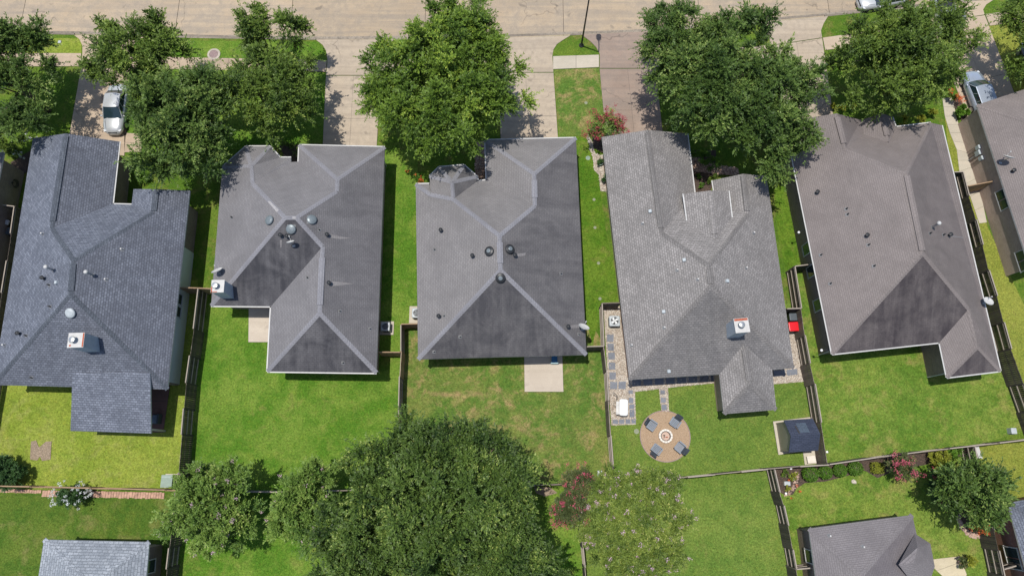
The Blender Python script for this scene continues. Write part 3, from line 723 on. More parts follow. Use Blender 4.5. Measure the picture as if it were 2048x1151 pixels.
    for a, b, t0, t1 in ridge_vents:
        A, B = V[a], V[b]; p0, p1 = A.lerp(B, t0), A.lerp(B, t1); d = (p1 - p0).normalized(); s = Vector((d.y, -d.x, 0)).normalized(); vg = G()
        for sd in (1, -1):
            o = [p0, p1, p1 + s * sd * .22 - Vector((0, 0, .07)), p0 + s * sd * .22 - Vector((0, 0, .07))]
            up = Vector((0, 0, .075)); dn = Vector((0, 0, .06))
            vg.add([o[0] + up, o[1] + up, o[2] + up, o[3] + up, o[2] - dn, o[3] - dn, o[0] - dn, o[1] - dn],
                   [(0, 1, 2, 3) if sd < 0 else (3, 2, 1, 0), (3, 2, 4, 5), (0, 3, 5, 6), (1, 2, 4, 7)])
        mk('ridge_vent', vg, [M[capmat or mat]], parent=roof, uv=True)
    for a, b in gutters:
        A, B = V[a].copy(), V[b].copy(); d = (B - A).normalized(); nrm = Vector((d.y, -d.x, 0)).normalized()
        cc = (A + B) / 2
        if inside((cc.x + nrm.x * .2, cc.y + nrm.y * .2), [V[k] for k in outline]): nrm = -nrm
        gg = G(); u = Vector((0, 0, 1)); o0, o1, z0, z1 = .008, .075, -.09, -.012
        ring = [A + nrm * o0 + u * z0, A + nrm * o1 + u * z0, A + nrm * (o1 + .02) + u * z1, A + nrm * o0 + u * z1]
        ring2 = [p + (B - A) for p in ring]
        gg.add(ring + ring2, [(0, 1, 5, 4), (1, 2, 6, 5), (2, 3, 7, 6), (3, 0, 4, 7), (0, 3, 2, 1), (4, 5, 6, 7)])
        mk('gutter', gg, M['white'], parent=roof)
        e = B + nrmz_(A - B) * .35; q_ = e - nrm * (overhang - .06)
        mk('downspout', G().tube([e + nrm * .05 - u * .12, q_ - u * .5, Vector((q_.x, q_.y, .15))], .04, 6), M['white'], parent=roof)
    bvh = BVHTree.FromPolygons([Vector(v) for v in g.V], g.F)
    ROOFS.append((bvh, roof, h, V, W, wp))
    return h, roof, V, W, wp
def nrmz_(v): return v.normalized()
def inset(pts, d):
    n = len(pts); out = []
    for i in range(n):
        p, a, b = pts[i], pts[i - 1], pts[(i + 1) % n]
        d1 = Vector((p.x - a.x, p.y - a.y, 0)); d2 = Vector((b.x - p.x, b.y - p.y, 0))
        d1 = d1.normalized() if d1.length > 1e-6 else Vector((1, 0, 0)); d2 = d2.normalized() if d2.length > 1e-6 else d1
        n1, n2 = Vector((-d1.y, d1.x, 0)), Vector((-d2.y, d2.x, 0))
        m = n1 + n2; m = m.normalized() if m.length > .2 else n1
        k = d / max(.45, m.dot(n1)); out.append(Vector((p.x, p.y, p.z)) + m * k)
    return out
def on_roof(px, py):
    best = None
    for bvh, roof, h, *_ in ROOFS:
        loc, nrm, i, dist = bvh.ray_cast(Vector((0, 0, CAM_H)), ray(px, py).normalized())
        if loc and (best is None or dist < best[2]): best = (loc, nrm, dist, roof, h)
    return best

# house at the far left edge, only its corner in frame
hA = house('brick house at the far left edge with only its roof corner in frame', dict(a=(8, 306), b=(-82, 760), c=(-420, 760), d=(-360, 306), r1=(-190, 395, 'a', 'b'), r2=(-235, 640, 'a', 'b')),
      [['a', 'r1', 'r2', 'b'], ['a', 'd', 'r1'], ['b', 'r2', 'c'], ['d', 'c', 'r2', 'r1']], ['a', 'b', 'c', 'd'], mat='shingle_slate', wall='brick_brown', overhang=.35, gutters=[('a', 'd')])
h1 = house('blue-grey shingled house with pale side wall, leftmost of the full houses',
  dict(a=(66, 276), pk=(132, 267, 'a', 'BL'), b=(239, 283), c=(225, 408), c2=(191, 408), d=(280, 411), e=(263, 409), e1=(267, 378), f=(312, 378, 'g', 'h'), g=(380, 381), h=(335, 778),
       BL=(-14, 769), gr=(103, 456, 'a', 'BL'), m1=(147, 521, 'a', 'BL'), m2=(141, 588, 'a', 'BL'), f2=(307, 424, 'g', 'h')),
  [['a', 'pk', 'gr', 'm1', 'm2', 'BL'], ['pk', 'b', 'c', 'gr'], ['c', 'c2', 'gr'][:0] or ['c', 'e', 'f2', 'm1', 'gr'], ['e', 'e1', 'f', 'f2'], ['f', 'g', 'h', 'm2', 'm1', 'f2'], ['BL', 'm2', 'h']],
  ['a', 'pk', 'b', 'c', 'e', 'e1', 'f', 'g', 'h', 'BL'], mat='shingle_blue', capmat='cap_blue', algae_shade=slope_algae_shade(.28, .34), wall='brick_brown', overhang=.62, wallpoly=None, ridge_vents=[('pk', 'gr', .03, .93), ('f', 'f2', .1, .95), ('m1', 'm2', .1, .9)],
  gutters=[('b', 'c'), ('c', 'e')])
h2 = house('grey hip roofed house with white corner chimney and three grey dome vents',
  dict(A=(491.5, 292.7), B=(540, 292.7), C=(560, 315), D=(582, 315), E=(582, 324), F=(597, 323), G=(598.5, 290), I=(769.5, 294), J=(753, 745), K=(534.7, 742), L=(542, 612), M=(422, 611), O=(444.5, 334),
       P=(502, 332, 'O', 'M', .36), Q=(504.5, 366, 'O', 'M'), R2=(592.4, 435, 'I', 'J'), R=(570, 435, 'R2'), U=(674.5, 358, 'I', 'J'), T=(673.3, 382.6, 'I', 'J'), W=(645, 493, 'I', 'J'), X=(639, 625.7, 'I', 'J')),
  [['O', 'P', 'Q', 'R', 'M'], ['P', 'A', 'O'], ['P', 'A', 'B'], ['P', 'B', 'C'], ['P', 'C', 'D', 'Q'], ['D', 'E', 'F', 'T', 'R2', 'R', 'Q'], ['F', 'G', 'U', 'T'], ['G', 'I', 'U'], ['I', 'J', 'X', 'W', 'R2', 'T', 'U'],
   ['R', 'R2', 'W', 'L', 'M'], ['L', 'K', 'X', 'W'], ['K', 'J', 'X']],
  ['A', 'B', 'C', 'D', 'E', 'F', 'G', 'I', 'J', 'K', 'L', 'M', 'O'], mat='shingle_slate', algae_shade=slope_algae_shade(1.0, .5), wallpoly=['A', 'B', 'C', 'F', 'G', 'I', 'J', 'K', 'L', 'M', 'O'], overhang=.45, capmat='cap_pale',
  gutters=[('A', 'B'), ('B', 'C'), ('C', 'D'), ('F', 'G'), ('G', 'I'), ('K', 'J'), ('L', 'K'), ('M', 'L'), ('A', 'O')], ridge_vents=[('W', 'X', .17, .88)])
h3 = house('grey hip roofed house with three black dome vents near its ridge',
  dict(a=(831.5, 368), b=(858.6, 367.4), c=(859.5, 352), d=(878, 334), e=(927.7, 330), f=(954, 353), g=(955.5, 362), h=(973.3, 360), i=(970.7, 280), j=(1151.8, 275.6), r=(1173, 709), l0=(836, 718), q=(861, 389, 'a', 'l0'),
       k=(904, 364, 'a', 'l0'), l=(906.8, 398, 'a', 'l0'), m=(1068.4, 347.3, 'j', 'r'), n=(1069.7, 411, 'j', 'r'), o=(999, 471, 'j', 'r'), p=(1001, 540, 'j', 'r')),
  [['a', 'q', 'l', 'o', 'p', 'l0'], ['a', 'b', 'q'], ['c', 'k', 'l', 'q'], ['c', 'd', 'k'], ['k', 'd', 'e'], ['k', 'e', 'f'], ['k', 'f', 'g', 'l'], ['g', 'h', 'n', 'o', 'l'], ['h', 'i', 'm', 'n'], ['i', 'j', 'm'],
   ['j', 'r', 'p', 'o', 'n', 'm'], ['l0', 'p', 'r']],
  ['a', 'b', 'q', 'c', 'd', 'e', 'f', 'g', 'h', 'i', 'j', 'r', 'l0'], mat='shingle_taupe', algae_shade=slope_algae_shade(.9, .65), wallpoly=['a', 'c', 'd', 'e', 'g', 'h', 'i', 'j', 'r', 'l0'], overhang=.45, capmat='cap_pale',
  gutters=[('a', 'b'), ('c', 'd'), ('d', 'e'), ('e', 'f'), ('f', 'g'), ('g', 'h'), ('h', 'i'), ('i', 'j')], ridge_vents=[('m', 'n', .2, .75), ('o', 'p', .2, .8)])
h4 = house('light grey shingled house with small entry gable and white and rust chimney',
  dict(a=(1203.5, 274), pk=(1295, 260, 'a', 'z'), b=(1374.5, 266.7), c=(1389, 385), c2=(1428.4, 382), d=(1425, 360.5), e=(1486.3, 347.5, 'f', 'y'), f=(1533.5, 352), y=(1588, 735), z=(1259, 759), gr=(1323.4, 465.5, 'a', 'z'),
       m1=(1417.6, 531.5, 'a', 'z'), m2=(1422.3, 571, 'a', 'z'), e2=(1496, 428, 'f', 'y'), s=(1439, 748.3), s2=(1447.8, 827.4), s3=(1552.7, 818.7), s4=(1544.4, 739), t=(1488, 687, 's', 'z'), t2=(1500, 767, 't')),
  [['a', 'pk', 'gr', 'm1', 'm2', 'z'], ['pk', 'b', 'c', 'gr'], ['c', 'c2', 'e2', 'm1', 'gr'], ['c2', 'd', 'e', 'e2'], ['e', 'f', 'y', 'm2', 'm1', 'e2'], ['z', 's', 't', 's4', 'y', 'm2'], ['s', 's2', 't2', 't'], ['s4', 's3', 't2', 't'], ['s2', 's3', 't2']],
  ['a', 'pk', 'b', 'c', 'c2', 'd', 'e', 'f', 'y', 's4', 's3', 's2', 's', 'z'], mat='shingle_grey', capmat='cap_grey', algae_shade=slope_algae_shade(.55, .12), wallpoly=None, overhang=.4, wall='brick_tan',
  gutters=[('b', 'c'), ('c2', 'd')], ridge_vents=[('pk', 'gr', .03, .95), ('e', 'e2', .05, .92), ('m1', 'm2', .15, .9), ('t', 't2', .15, .92)])
h5 = house('brown grey roofed house with white gutters and two front gables', pitch=.58, pts=
  dict(a=(1570, 243), pk=(1673, 227, 'a', 'z'), v=(1722, 240), p2=(1764, 226.5, 3.9), w=(1785, 234), w2=(1791.7, 254), j=(1862, 245.4), k=(1883.7, 250.4), y=(2001, 741), x=(1894, 754), u=(1879.3, 684), z=(1664.3, 707.3),
       g1=(1691, 297, 'a', 'z'), m1=(1813, 346, 'k', 'y'), m2=(1846, 505.7, 'm1'), g2=(1778, 285.7, 'w2', 'j'), n1=(1937.7, 617.3, 'k', 'y'), n2=(1955.3, 692.3, 'k', 'y', .45), vv=(1728, 268, 'w2', 'j')), faces=
  [['a', 'pk', 'g1', 'm1', 'm2', 'z'], ['pk', 'v', 'g1'], ['v', 'p2', 'g2', 'vv'], ['p2', 'w', 'w2', 'g2'], ['g1', 'v', 'vv', 'g2', 'w2', 'j', 'm1'], ['j', 'k', 'y', 'n2', 'n1', 'm2', 'm1'], ['z', 'u', 'n1', 'm2'], ['u', 'x', 'n2', 'n1'], ['x', 'y', 'n2']], outline=
  ['a', 'pk', 'v', 'p2', 'w', 'w2', 'j', 'k', 'y', 'x', 'u', 'z'], mat='shingle_brown', algae_shade=slope_algae_shade(1.0, .35), wallpoly=['a', 'pk', 'v', 'w2', 'k', 'y', 'x', 'u', 'z'], overhang=.36, wall='brick_brown',
  gutters=[('a', 'z'), ('z', 'u'), ('u', 'x'), ('x', 'y'), ('k', 'y'), ('w2', 'j'), ('w', 'w2')], ridge_vents=[('pk', 'g1', .1, .85), ('p2', 'g2', .3, .75), ('m1', 'm2', .03, .97)])
h6 = house('brick house at the right edge with its long side wall in sun and two windows',
  dict(a=(1953.5, 210), b=(2062, 540), c=(2300, 455), d=(2150, 145), r1=(2095, 255, 'a', 'b'), r2=(2150, 420, 'r1')),
  [['a', 'b', 'r2', 'r1'], ['a', 'd', 'r1'], ['d', 'c', 'r2', 'r1'], ['b', 'c', 'r2']], ['a', 'b', 'c', 'd'], mat='shingle_brown', wall='brick_tan', overhang=.24)
h7 = house('mauve grey roofed house at the bottom right with faceted bay roof',
  dict(a=(1617.6, 1056), b=(1824.6, 1029), c=(1832.5, 1063.7), c2=(1858, 1175), d=(1880, 1290), e=(1655, 1320), r1=(1722, 1150, 'a', 'b'), r2=(1740, 1215, 'r1')),
  [['a', 'b', 'r1'], ['b', 'c', 'c2', 'd', 'r2', 'r1'], ['d', 'e', 'r2'], ['e', 'a', 'r1', 'r2']], ['a', 'b', 'c', 'c2', 'd', 'e'], mat='shingle_dusk', algae_shade=slope_algae_shade(.5, .4), wall='brick_brown', overhang=.3)
h8 = house('pale blue-grey shingled house cut by the bottom left edge',
  dict(a=(87.6, 1078), b=(298.7, 1082.5), c=(281, 1300), d=(55, 1300), r1=(183, 1172, 'a', 'b'), r2=(173, 1215, 'r1')),
  [['a', 'b', 'r1'], ['b', 'c', 'r2', 'r1'], ['c', 'd', 'r2'], ['d', 'a', 'r1', 'r2']], ['a', 'b', 'c', 'd'], mat='shingle_pale', wall='brick_brown', overhang=.5)
h9 = house('red brick house with blue-grey roof at the bottom right edge',
  dict(a=(2015.6, 1005), b=(2062, 1175), c=(2330, 1100), d=(2240, 965), r1=(2135, 1060, 'a', 'b'), r2=(2165, 1075, 'r1')),
  [['a', 'b', 'r2', 'r1'], ['a', 'd', 'r1'], ['b', 'c', 'r2'], ['c', 'd', 'r1', 'r2']], ['a', 'b', 'c', 'd'], mat='shingle_blue', wall='brick_red', overhang=.3)

# secondary roofs that sit on a main roof: part of the same house
def roof_piece(H, verts, faces, mat, name='roof_section', skirt=None, bottom=.16):
    g = G(); ks = list(verts); g.add([verts[k] for k in ks], [])
    for f in faces:
        f = f if newell([verts[k] for k in f]).z > 0 else f[::-1]
        g.F.append(tuple(ks.index(k) for k in f)); g.M.append(0)
    for a, b in skirt or ():
        A, B = Vector(verts[a]), Vector(verts[b]); n0 = len(g.V); dn = Vector((0, 0, bottom))
        g.V += [tuple(A), tuple(B), tuple(B - dn), tuple(A - dn)]; g.F.append((n0, n0 + 1, n0 + 2, n0 + 3)); g.M.append(1)
    o = mk(name, g, [M[mat], M['offwhite']], parent=H[0], uv=True)
    ROOFS.append((BVHTree.FromPolygons([Vector(v) for v in g.V], g.F), o, H[0]))
    return o
# porch roof of the blue-grey house: a flatter skirt off its rear slope
q1 = on_roof(146, 745)[0]; q2 = on_roof(301, 745)[0]; up = Vector((0, 0, .06))
p_ = dict(a=q1 + up, b=q2 + up, c=P(302, 866, 2.65), d=P(141, 861, 2.65))
roof_piece(h1, p_, [['a', 'b', 'c', 'd']], 'shingle_blue', skirt=[('a', 'b'), ('b', 'c'), ('c', 'd'), ('d', 'a')], name='porch_roof')
for x, y in ((147, 856), (296, 861), (222, 858)):
    b = P(x, y, 2.5); mk('porch_post', G().box((b.x, b.y + .12, 1.24), (.14, .14, 2.48)), M['white'], parent=h1[0])
# entry gable of the light grey house
q = on_roof(1429.8, 479)[0]; ze = q.z - .75
e_ = dict(l=P(1367, 387.4, ze), pk=P(1420.3, 381, q.z + .05), r=P(1457.2, 381, ze), bk=q + Vector((0, .0, .05)), lb=P(1376, 451, ze), rb=P(1465.5, 449.5, ze))
roof_piece(h4, e_, [['l', 'pk', 'bk', 'lb'], ['pk', 'r', 'rb', 'bk']], 'shingle_grey', skirt=[('l', 'lb'), ('r', 'rb'), ('l', 'pk'), ('pk', 'r')], name='entry_gable', bottom=.2)
A, B = e_['l'], e_['r']
mk('gable_wall', G().add([(A.x + .2, A.y - .25, 0), (B.x - .2, B.y - .25, 0), (B.x - .2, B.y - .25, ze - .05), (e_['pk'].x, e_['pk'].y - .3, q.z - .1), (A.x + .2, A.y - .25, ze - .05)], [(0, 1, 2, 3, 4)]), M['siding_tan'], parent=h4[0], uv=True)
for a, b in (('l', 'lb'), ('r', 'rb')):
    A, B = e_[a], e_[b]; s = -.06 if a == 'l' else .06
    mk('gutter', G().prism([(A.x, A.y), (A.x + s * 1.4, A.y), (B.x + s * 1.4, B.y), (B.x, B.y)], ze - .12, ze - .005), M['offwhite'], parent=h4[1])
vg = G(); A, B = e_['pk'].lerp(e_['bk'], .03), e_['pk'].lerp(e_['bk'], .88)
for sd in (1, -1): vg.add([A + Vector((0, 0, .07)), B + Vector((0, 0, .07)), B + Vector((sd * .22, 0, -.01)), A + Vector((sd * .22, 0, -.01)), B + Vector((sd * .22, 0, -.1)), A + Vector((sd * .22, 0, -.1))], [(0, 1, 2, 3) if sd < 0 else (3, 2, 1, 0), (3, 2, 4, 5)])
mk('ridge_vent', vg, M['shingle_grey'], parent=h4[1], uv=True)
# faceted bay roof of the mauve house
zb = EAVE; za = EAVE + 1.15
r7 = on_roof(1800, 1126)[0]
b_ = dict(o1=P(1830, 1066, zb + .04), o2=P(1860.8, 1086, zb + .04), o3=P(1869.6, 1132, zb + .04), o4=P(1855, 1175, zb + .04), o5=P(1836, 1180, zb + .04), a1=P(1835, 1094, za), a2=P(1828, 1124, za), w=P(1797, 1128, za))
roof_piece(h7, b_, [['o1', 'o2', 'a1'], ['o2', 'o3', 'a2', 'a1'], ['o3', 'o4', 'a2'], ['a2', 'o4', 'o5', 'w'], ['o1', 'a1', 'a2', 'w']], 'shingle_dusk', skirt=[('o1', 'o2'), ('o2', 'o3'), ('o3', 'o4'), ('o4', 'o5')], name='bay_roof', bottom=.2)
bw = inset([b_[k] for k in ('o5', 'o4', 'o3', 'o2', 'o1')][::1], .3)
wg = G()
for a, b in zip(bw[:-1], bw[1:]): wg.add([(a.x, a.y, 0), (b.x, b.y, 0), (b.x, b.y, zb - .15), (a.x, a.y, zb - .15)], [(0, 1, 2, 3)])
mk('bay_wall', wg, M['brick_brown'], parent=h7[0], uv=True)

def side_panel(H, a, b, t0, t1, z0, z1, mat, name='siding_panel'):
    wp, W = H[4], H[3]; k = wp.index(a); A, B = W[k], W[wp.index(b)]
    d = Vector((B.x - A.x, B.y - A.y, 0)); p0 = Vector((A.x, A.y, 0)) + d * t0; p1 = Vector((A.x, A.y, 0)) + d * t1; d.normalize(); n = Vector((d.y, -d.x, 0))
    mid = (p0 + p1) / 2
    if inside((mid.x + n.x * .1, mid.y + n.y * .1), W): n = -n
    g = G().prism([p0, p1, p1 + n * .03, p0 + n * .03], z0, z1)
    mk(name, g, M[mat], parent=H[0], uv=True)
side_panel(h1, 'g', 'h', .25, .995, .0, 2.74, 'siding_pale')
# pieces of wall furniture
def wall_at(H, i, t, z, out=.03):
    _, _, V, W, wp = H[:5]; k = wp.index(i); a, b = W[k], W[(k + 1) % len(W)]
    d = Vector((b.x - a.x, b.y - a.y, 0)).normalized(); n = Vector((d.y, -d.x, 0)); p = Vector((a.x, a.y, 0)).lerp(Vector((b.x, b.y, 0)), t)
    return p + n * out + Vector((0, 0, z)), math.atan2(d.y, d.x), n
def window(H, i, t, w=.9, hgt=1.4, z=1.55, double=False):
    p, a, n = wall_at(H, i, t, z, .03)
    g = G()
    for dx, dz, sx, sz in ((0, hgt / 2, w + .12, .07), (0, -hgt / 2, w + .12, .07), (-w / 2, 0, .07, hgt), (w / 2, 0, .07, hgt)):
        g.box((p.x + math.cos(a) * dx + n.x * .02, p.y + math.sin(a) * dx + n.y * .02, z + dz), (sx, .08, sz), a)
    f = mk('window', g, M['white'], parent=H[0])
    sub = [(-w / 4, w / 2 - .1), (w / 4, w / 2 - .1)] if double else [(0, w - .1)]
    for dx, ww in sub:
        mk('pane', G().box((p.x + math.cos(a) * dx + n.x * .012, p.y + math.sin(a) * dx + n.y * .012, z), (ww, .03, hgt - .1), a), M['glass'], parent=f)
for H, i, tt in ((h6, 'b', None),):
    pass
def edge_start(H, a, b):                                 # wall edge between outline corners a and b, whichever way round
    wp = H[4]; k = wp.index(a); return a if wp[(k + 1) % len(wp)] == b else b
s = edge_start(h1, 'g', 'h'); rev = s == 'h'
for t in (.545, .615): window(h1, s, 1 - t if rev else t, .85, 1.5, 1.9)
s = edge_start(h6, 'a', 'b'); rev = s == 'b'
for t in (.575, .95): window(h6, s, 1 - t if rev else t, 1.6, .95, 2.2, True)
s = edge_start(h8, 'b', 'c'); rev = s == 'c'; window(h8, s, 1 - .22 if rev else .22, .9, 1.4, 1.7)
s = edge_start(h9, 'a', 'b'); rev = s == 'b'; window(h9, s, 1 - .72 if rev else .72, 1.5, 1.4, 1.6, True)
s = edge_start(h7, 'a', 'e'); rev = s == 'e'; window(h7, s, 1 - .22 if rev else .22, .9, 1.2, 1.7)
s = edge_start(h5, 'a', 'z'); rev = s == 'z'
for t in (.55, .65, .8): window(h5, s, 1 - t if rev else t, .9, 1.3, 1.6)
# side yard equipment on the brick house at the right edge
s = edge_start(h6, 'a', 'b'); rev = s == 'b'
for t, sz, zz in ((.215, .34, 1.55), (.245, .42, 1.35), (.285, .34, 1.5)):
    p, a, n = wall_at(h6, s, 1 - t if rev else t, zz, .1)
    mk('meter_box', G().rbox((p.x, p.y, p.z), (sz, .2, sz * 1.2), .03, a), M['box_grey'], parent=h6[0])
p, a, n = wall_at(h6, s, 1 - .25 if rev else .25, 0, .12)
mk('conduit', G().tube([p + Vector((0, 0, .05)), p + Vector((0, 0, 1.2))], .03), M['box_grey'], parent=h6[0])
for i in range(5):
    p, a, n = wall_at(h6, s, 1 - (.2 + i * .02) if rev else .2 + i * .02, 0, .06)
    mk('conduit', G().tube([p + Vector((0, 0, .1)), p + Vector((0, 0, 1.3))], .014, 5), M['dark_metal'], parent=h6[0])

# chimneys
def chimney(px, py, w, d, hgt, rot, H, rust):
    loc = on_roof(px, py)[0]; cx, cy, z = loc.x, loc.y, loc.z
    c = mk('chimney', G().box((cx, cy, z + hgt / 2 - .6), (w, d, hgt + 1.2), rot), M['chimney_paint'], parent=H[0])
    zt = z + hgt
    g = G().box((cx, cy, zt + .03), (w + .06, d + .06, .07), rot)
    mk('chimney_cap', g, M['white'], parent=c)
    g = G()
    for a, b, sx, sy in rust:
        x, y = a * w / 2, b * d / 2
        g.box((cx + x * math.cos(rot) - y * math.sin(rot), cy + x * math.sin(rot) + y * math.cos(rot), zt + .068), (sx * w, sy * d, .008), rot)
    mk('rust_stain', g, M['rust'], parent=c)
    mk('flue', G().lathe((cx - .1 * w, cy + .0, zt + .06), [(.13, 0), (.13, .22), (.22, .23), (.24, .30), (.20, .36), (.0, .39)], 20), M['metal'], parent=c, smooth=False)
chimney(184, 689, 1.08, 1.0, 1.85, R(2), h1, [(.93, 0, .09, 1.0), (-.7, -.75, .12, .12)])
chimney(455, 584, .90, .90, 1.75, R(1), h2, [(-.93, -.5, .09, .6), (-.5, -.94, .5, .07)])
chimney(1466, 661, .98, .98, 1.95, R(5), h4, [(0, .86, .98, .16)])

# roof vents, found by casting the photo's pixel onto the roof
def vent(px, py, kind):
    r = on_roof(px, py)
    if not r: return
    loc, n, _, roof, h = r
    if n.z < 0: n = -n
    up = Vector((0, 0, 1))
    t = n.to_track_quat('Z', 'Y').to_matrix().to_4x4(); t.translation = loc
    if kind in 'pwtk':
        hg = {'p': .28, 'w': .26, 't': .85, 'k': .30}[kind]; rr = {'p': .055, 'w': .06, 't': .085, 'k': .09}[kind]
        fg = G().rbox((0, 0, .012), (.24, .24, .02), .03); fg.V = [tuple(t @ Vector(v)) for v in fg.V]
        f = mk('vent_pipe', G().tube([loc - up * .1, loc + up * hg], rr, 9), M['white' if kind == 'w' else 'metal' if kind == 't' else 'dark_metal'], parent=roof)
        mk('vent_flashing', fg, M['flashing'], parent=roof)
        if kind in 't': mk('vent_hood', G().lathe(loc + up * hg, [(.09, -.02), (.15, 0), (.15, .08), (.1, .14), (0, .16)], 14), M['offwhite'], parent=roof)
        if kind == 'k': mk('vent_hood', G().lathe(loc + up * hg, [(.09, -.02), (.16, 0), (.16, .06), (.05, .12), (0, .13)], 14), M['dark_metal'], parent=roof)
    elif kind in 'dDW':
        m = {'d': 'dome_grey', 'D': 'dark_metal', 'W': 'box_grey'}[kind]
        g = G().lathe(loc + n * .02, [(.30, -.04), (.30, .06), (.27, .09), (.36, .10), (.37, .15), (.33, .20), (.20, .245), (.0, .26)], 28, axis=n)
        mk('dome_vent', g, M[m], parent=roof, smooth=False)
        if kind == 'D': mk('vent_cap', G().lathe(loc + n * .27, [(.16, -.03), (.16, .03), (.12, .05), (0, .055)], 20, axis=n), M['dome_grey'], parent=roof)
        fg = G().rbox((0, 0, .01), (.66, .66, .015), .04); fg.V = [tuple(t @ Vector(v)) for v in fg.V]
        mk('vent_flashing', fg, M['dark_metal' if kind == 'D' else 'flashing'], parent=roof) if kind == 'd' else None
    elif kind == 'b':
        g = G().rbox((0, 0, .09), (.24, .24, .18), .03); g.V = [tuple(t @ Vector(v)) for v in g.V]
        mk('box_vent', g, M['box_grey'], parent=roof)
for x, y, k in [(86, 468, 'w'), (107, 540, 't'), (89, 557, 'k'), (99, 570, 'p'), (115, 565, 'b'), (101, 613, 'p'), (186, 550, 't'), (213, 559, 'w'), (245, 499, 'w'), (143, 625, 'W'), (40, 667, 'k'), (53, 671, 'p'), (9, 690, 'w'), (64, 755, 'p'),
                (464, 435, 'p'), (541, 441, 'd'), (583, 458, 'd'), (623, 440, 'd'), (563, 472, 'k'), (576, 474, 'k'), (639, 460, 'p'), (656, 471, 'k'), (615, 555, 'p'), (660, 567, 'k'), (680, 622, 'p'), (740, 657, 'p'), (686, 725, 'p'),
                (882, 462, 'k'), (869, 499, 'p'), (945, 513, 'k'), (980, 503, 'D'), (1018, 499, 'D'), (1001, 555, 'D'), (1030, 512, 'k'), (1122, 547, 'p'), (878, 633, 'k'), (888, 631, 'p'), (920, 673, 'p'), (868, 703, 'p'), (1136, 654, 'k'), (1158, 668, 'p'),
                (1301, 423, 'b'), (1285, 447, 'w'), (1369, 520, 'b'), (1354, 540, 'w'), (1395, 559, 'w'), (1453, 562, 'b'), (1507, 466, 'w'), (1492, 536, 'w'), (1328, 623, 'b'), (1328, 655, 'w'), (1263, 690, 'w'), (1337, 741, 'b'),
                (1632, 386, 'k'), (1692, 418, 'p'), (1694, 429, 'p'), (1731, 472, 'k'), (1736, 490, 'p'), (1641, 510, 'p'), (1747, 532, 'p'), (1660, 567, 'p'), (1864, 454, 't'), (1859, 467, 'p'), (1886, 470, 'p'), (1897, 471, 'k'),
                (2023, 343, 'k'), (1658, 1070, 'w'), (1725, 1092, 'w')]: vent(x, y, k)
# pale washed streaks below some pipes and renewed caps
def patch(px_pts, mat, H, lift=.01):
    q = [on_roof(x, y) for x, y in px_pts]
    if any(v is None for v in q): return
    n = q[0][1] if q[0][1].z > 0 else -q[0][1]
    pts = [v[0] + n * lift for v in q]
    g = G().add(pts, [tuple(range(len(pts)))] if newell(pts).z > 0 else [tuple(range(len(pts)))[::-1]])
    o = mk('shingle_patch', g, M[mat], parent=q[0][3], uv=True)
M['shingle_new'] = mat_shingle('shingle_new', (.34, .33, .335), (.40, .39, .395), tab=.4, seed=12, speck=.1)
M['wash'] = mat_shingle('shingle_washed', (.19, .18, .185), (.23, .22, .22), tab=.3, seed=13, speck=.1)
patch([(536, 403), (541, 402.5), (559, 420.5), (554.5, 424.5)], 'shingle_new', h2, .05)
patch([(585, 434), (592, 434), (592, 439), (585, 439)], 'shingle_new', h2, .06)
patch([(660, 468), (682, 473), (704, 476), (680, 478), (660, 475)], 'wash', h2)
patch([(664, 562), (686, 564), (708, 567), (686, 570), (664, 572)], 'wash', h2)
patch([(560, 480), (564, 480), (563, 494), (561, 495)], 'wash', h2)
patch([(1032, 508), (1052, 505), (1050, 511), (1032, 513)], 'wash', h3)
patch([(1140, 650), (1158, 648), (1158, 655), (1140, 656)], 'wash', h3)
patch([(1900, 470), (1927, 474), (1926, 476), (1900, 473)], 'wash', h5)

# satellite dishes
def dish(label, px, py, aim, hgt=.75, r=.42, base=None, z=None):
    loc = on_roof(*(base or (px, py)))[0] if z is None else P(px, py, z)
    t = thing('satellite_dish', label, 'satellite dish', loc)
    top = loc + Vector((0, 0, hgt)); d = Vector(aim).normalized()
    mk('mast', G().tube([loc - Vector((0, 0, .08)), loc + Vector((0, 0, hgt * .6)), top - d * .06], .03), M['metal'], parent=t)
    mk('foot', G().box((loc.x, loc.y, loc.z + .03), (.22, .16, .05)), M['metal'], parent=t)
    mk('bowl', G().lathe(top, [(.0, -.02), (r * .5, .0), (r * .8, .04), (r, .09), (r + .01, .105), (r * .8, .06), (r * .5, .02), (.0, .005)], 28, axis=d), M['offwhite'], parent=t, smooth=False)
    side = d.cross(Vector((0, 0, 1))).normalized(); low = side.cross(d) * -1
    if low.z > 0: low = -low
    foc = top + d * .55 + low * .12
    mk('feed_arm', G().tube([top + low * r * .95, top + low * r * .6 + d * .35, foc], .018), M['offwhite'], parent=t)
    mk('feed_head', G().tube([foc - d * .02, foc - d * .14], [.05, .035], 8), M['offwhite'], parent=t)
SD = (.1, .75, .6)
dish('white satellite dish on the left eave beside the white corner chimney', 440, 546, (-.3, .75, .62), z=3.3, hgt=.5)
dish('small satellite dish on a dark slope below a cluster of vent pipes', 588, 492, (-.2, .9, .6), r=.30, hgt=.8)
dish('white satellite dish at the right eave of the house with black dome vents', 1165, 659, (.3, .72, .62), hgt=.8)
dish('grey satellite dish clamped to the white gutter above the long dark fence', 1967, 606, (.1, .4, 1.0), r=.36, hgt=.5)
dish('white satellite dish on the roof of the house at the right edge', 2000, 326, (.2, .8, .62), hgt=1.0)

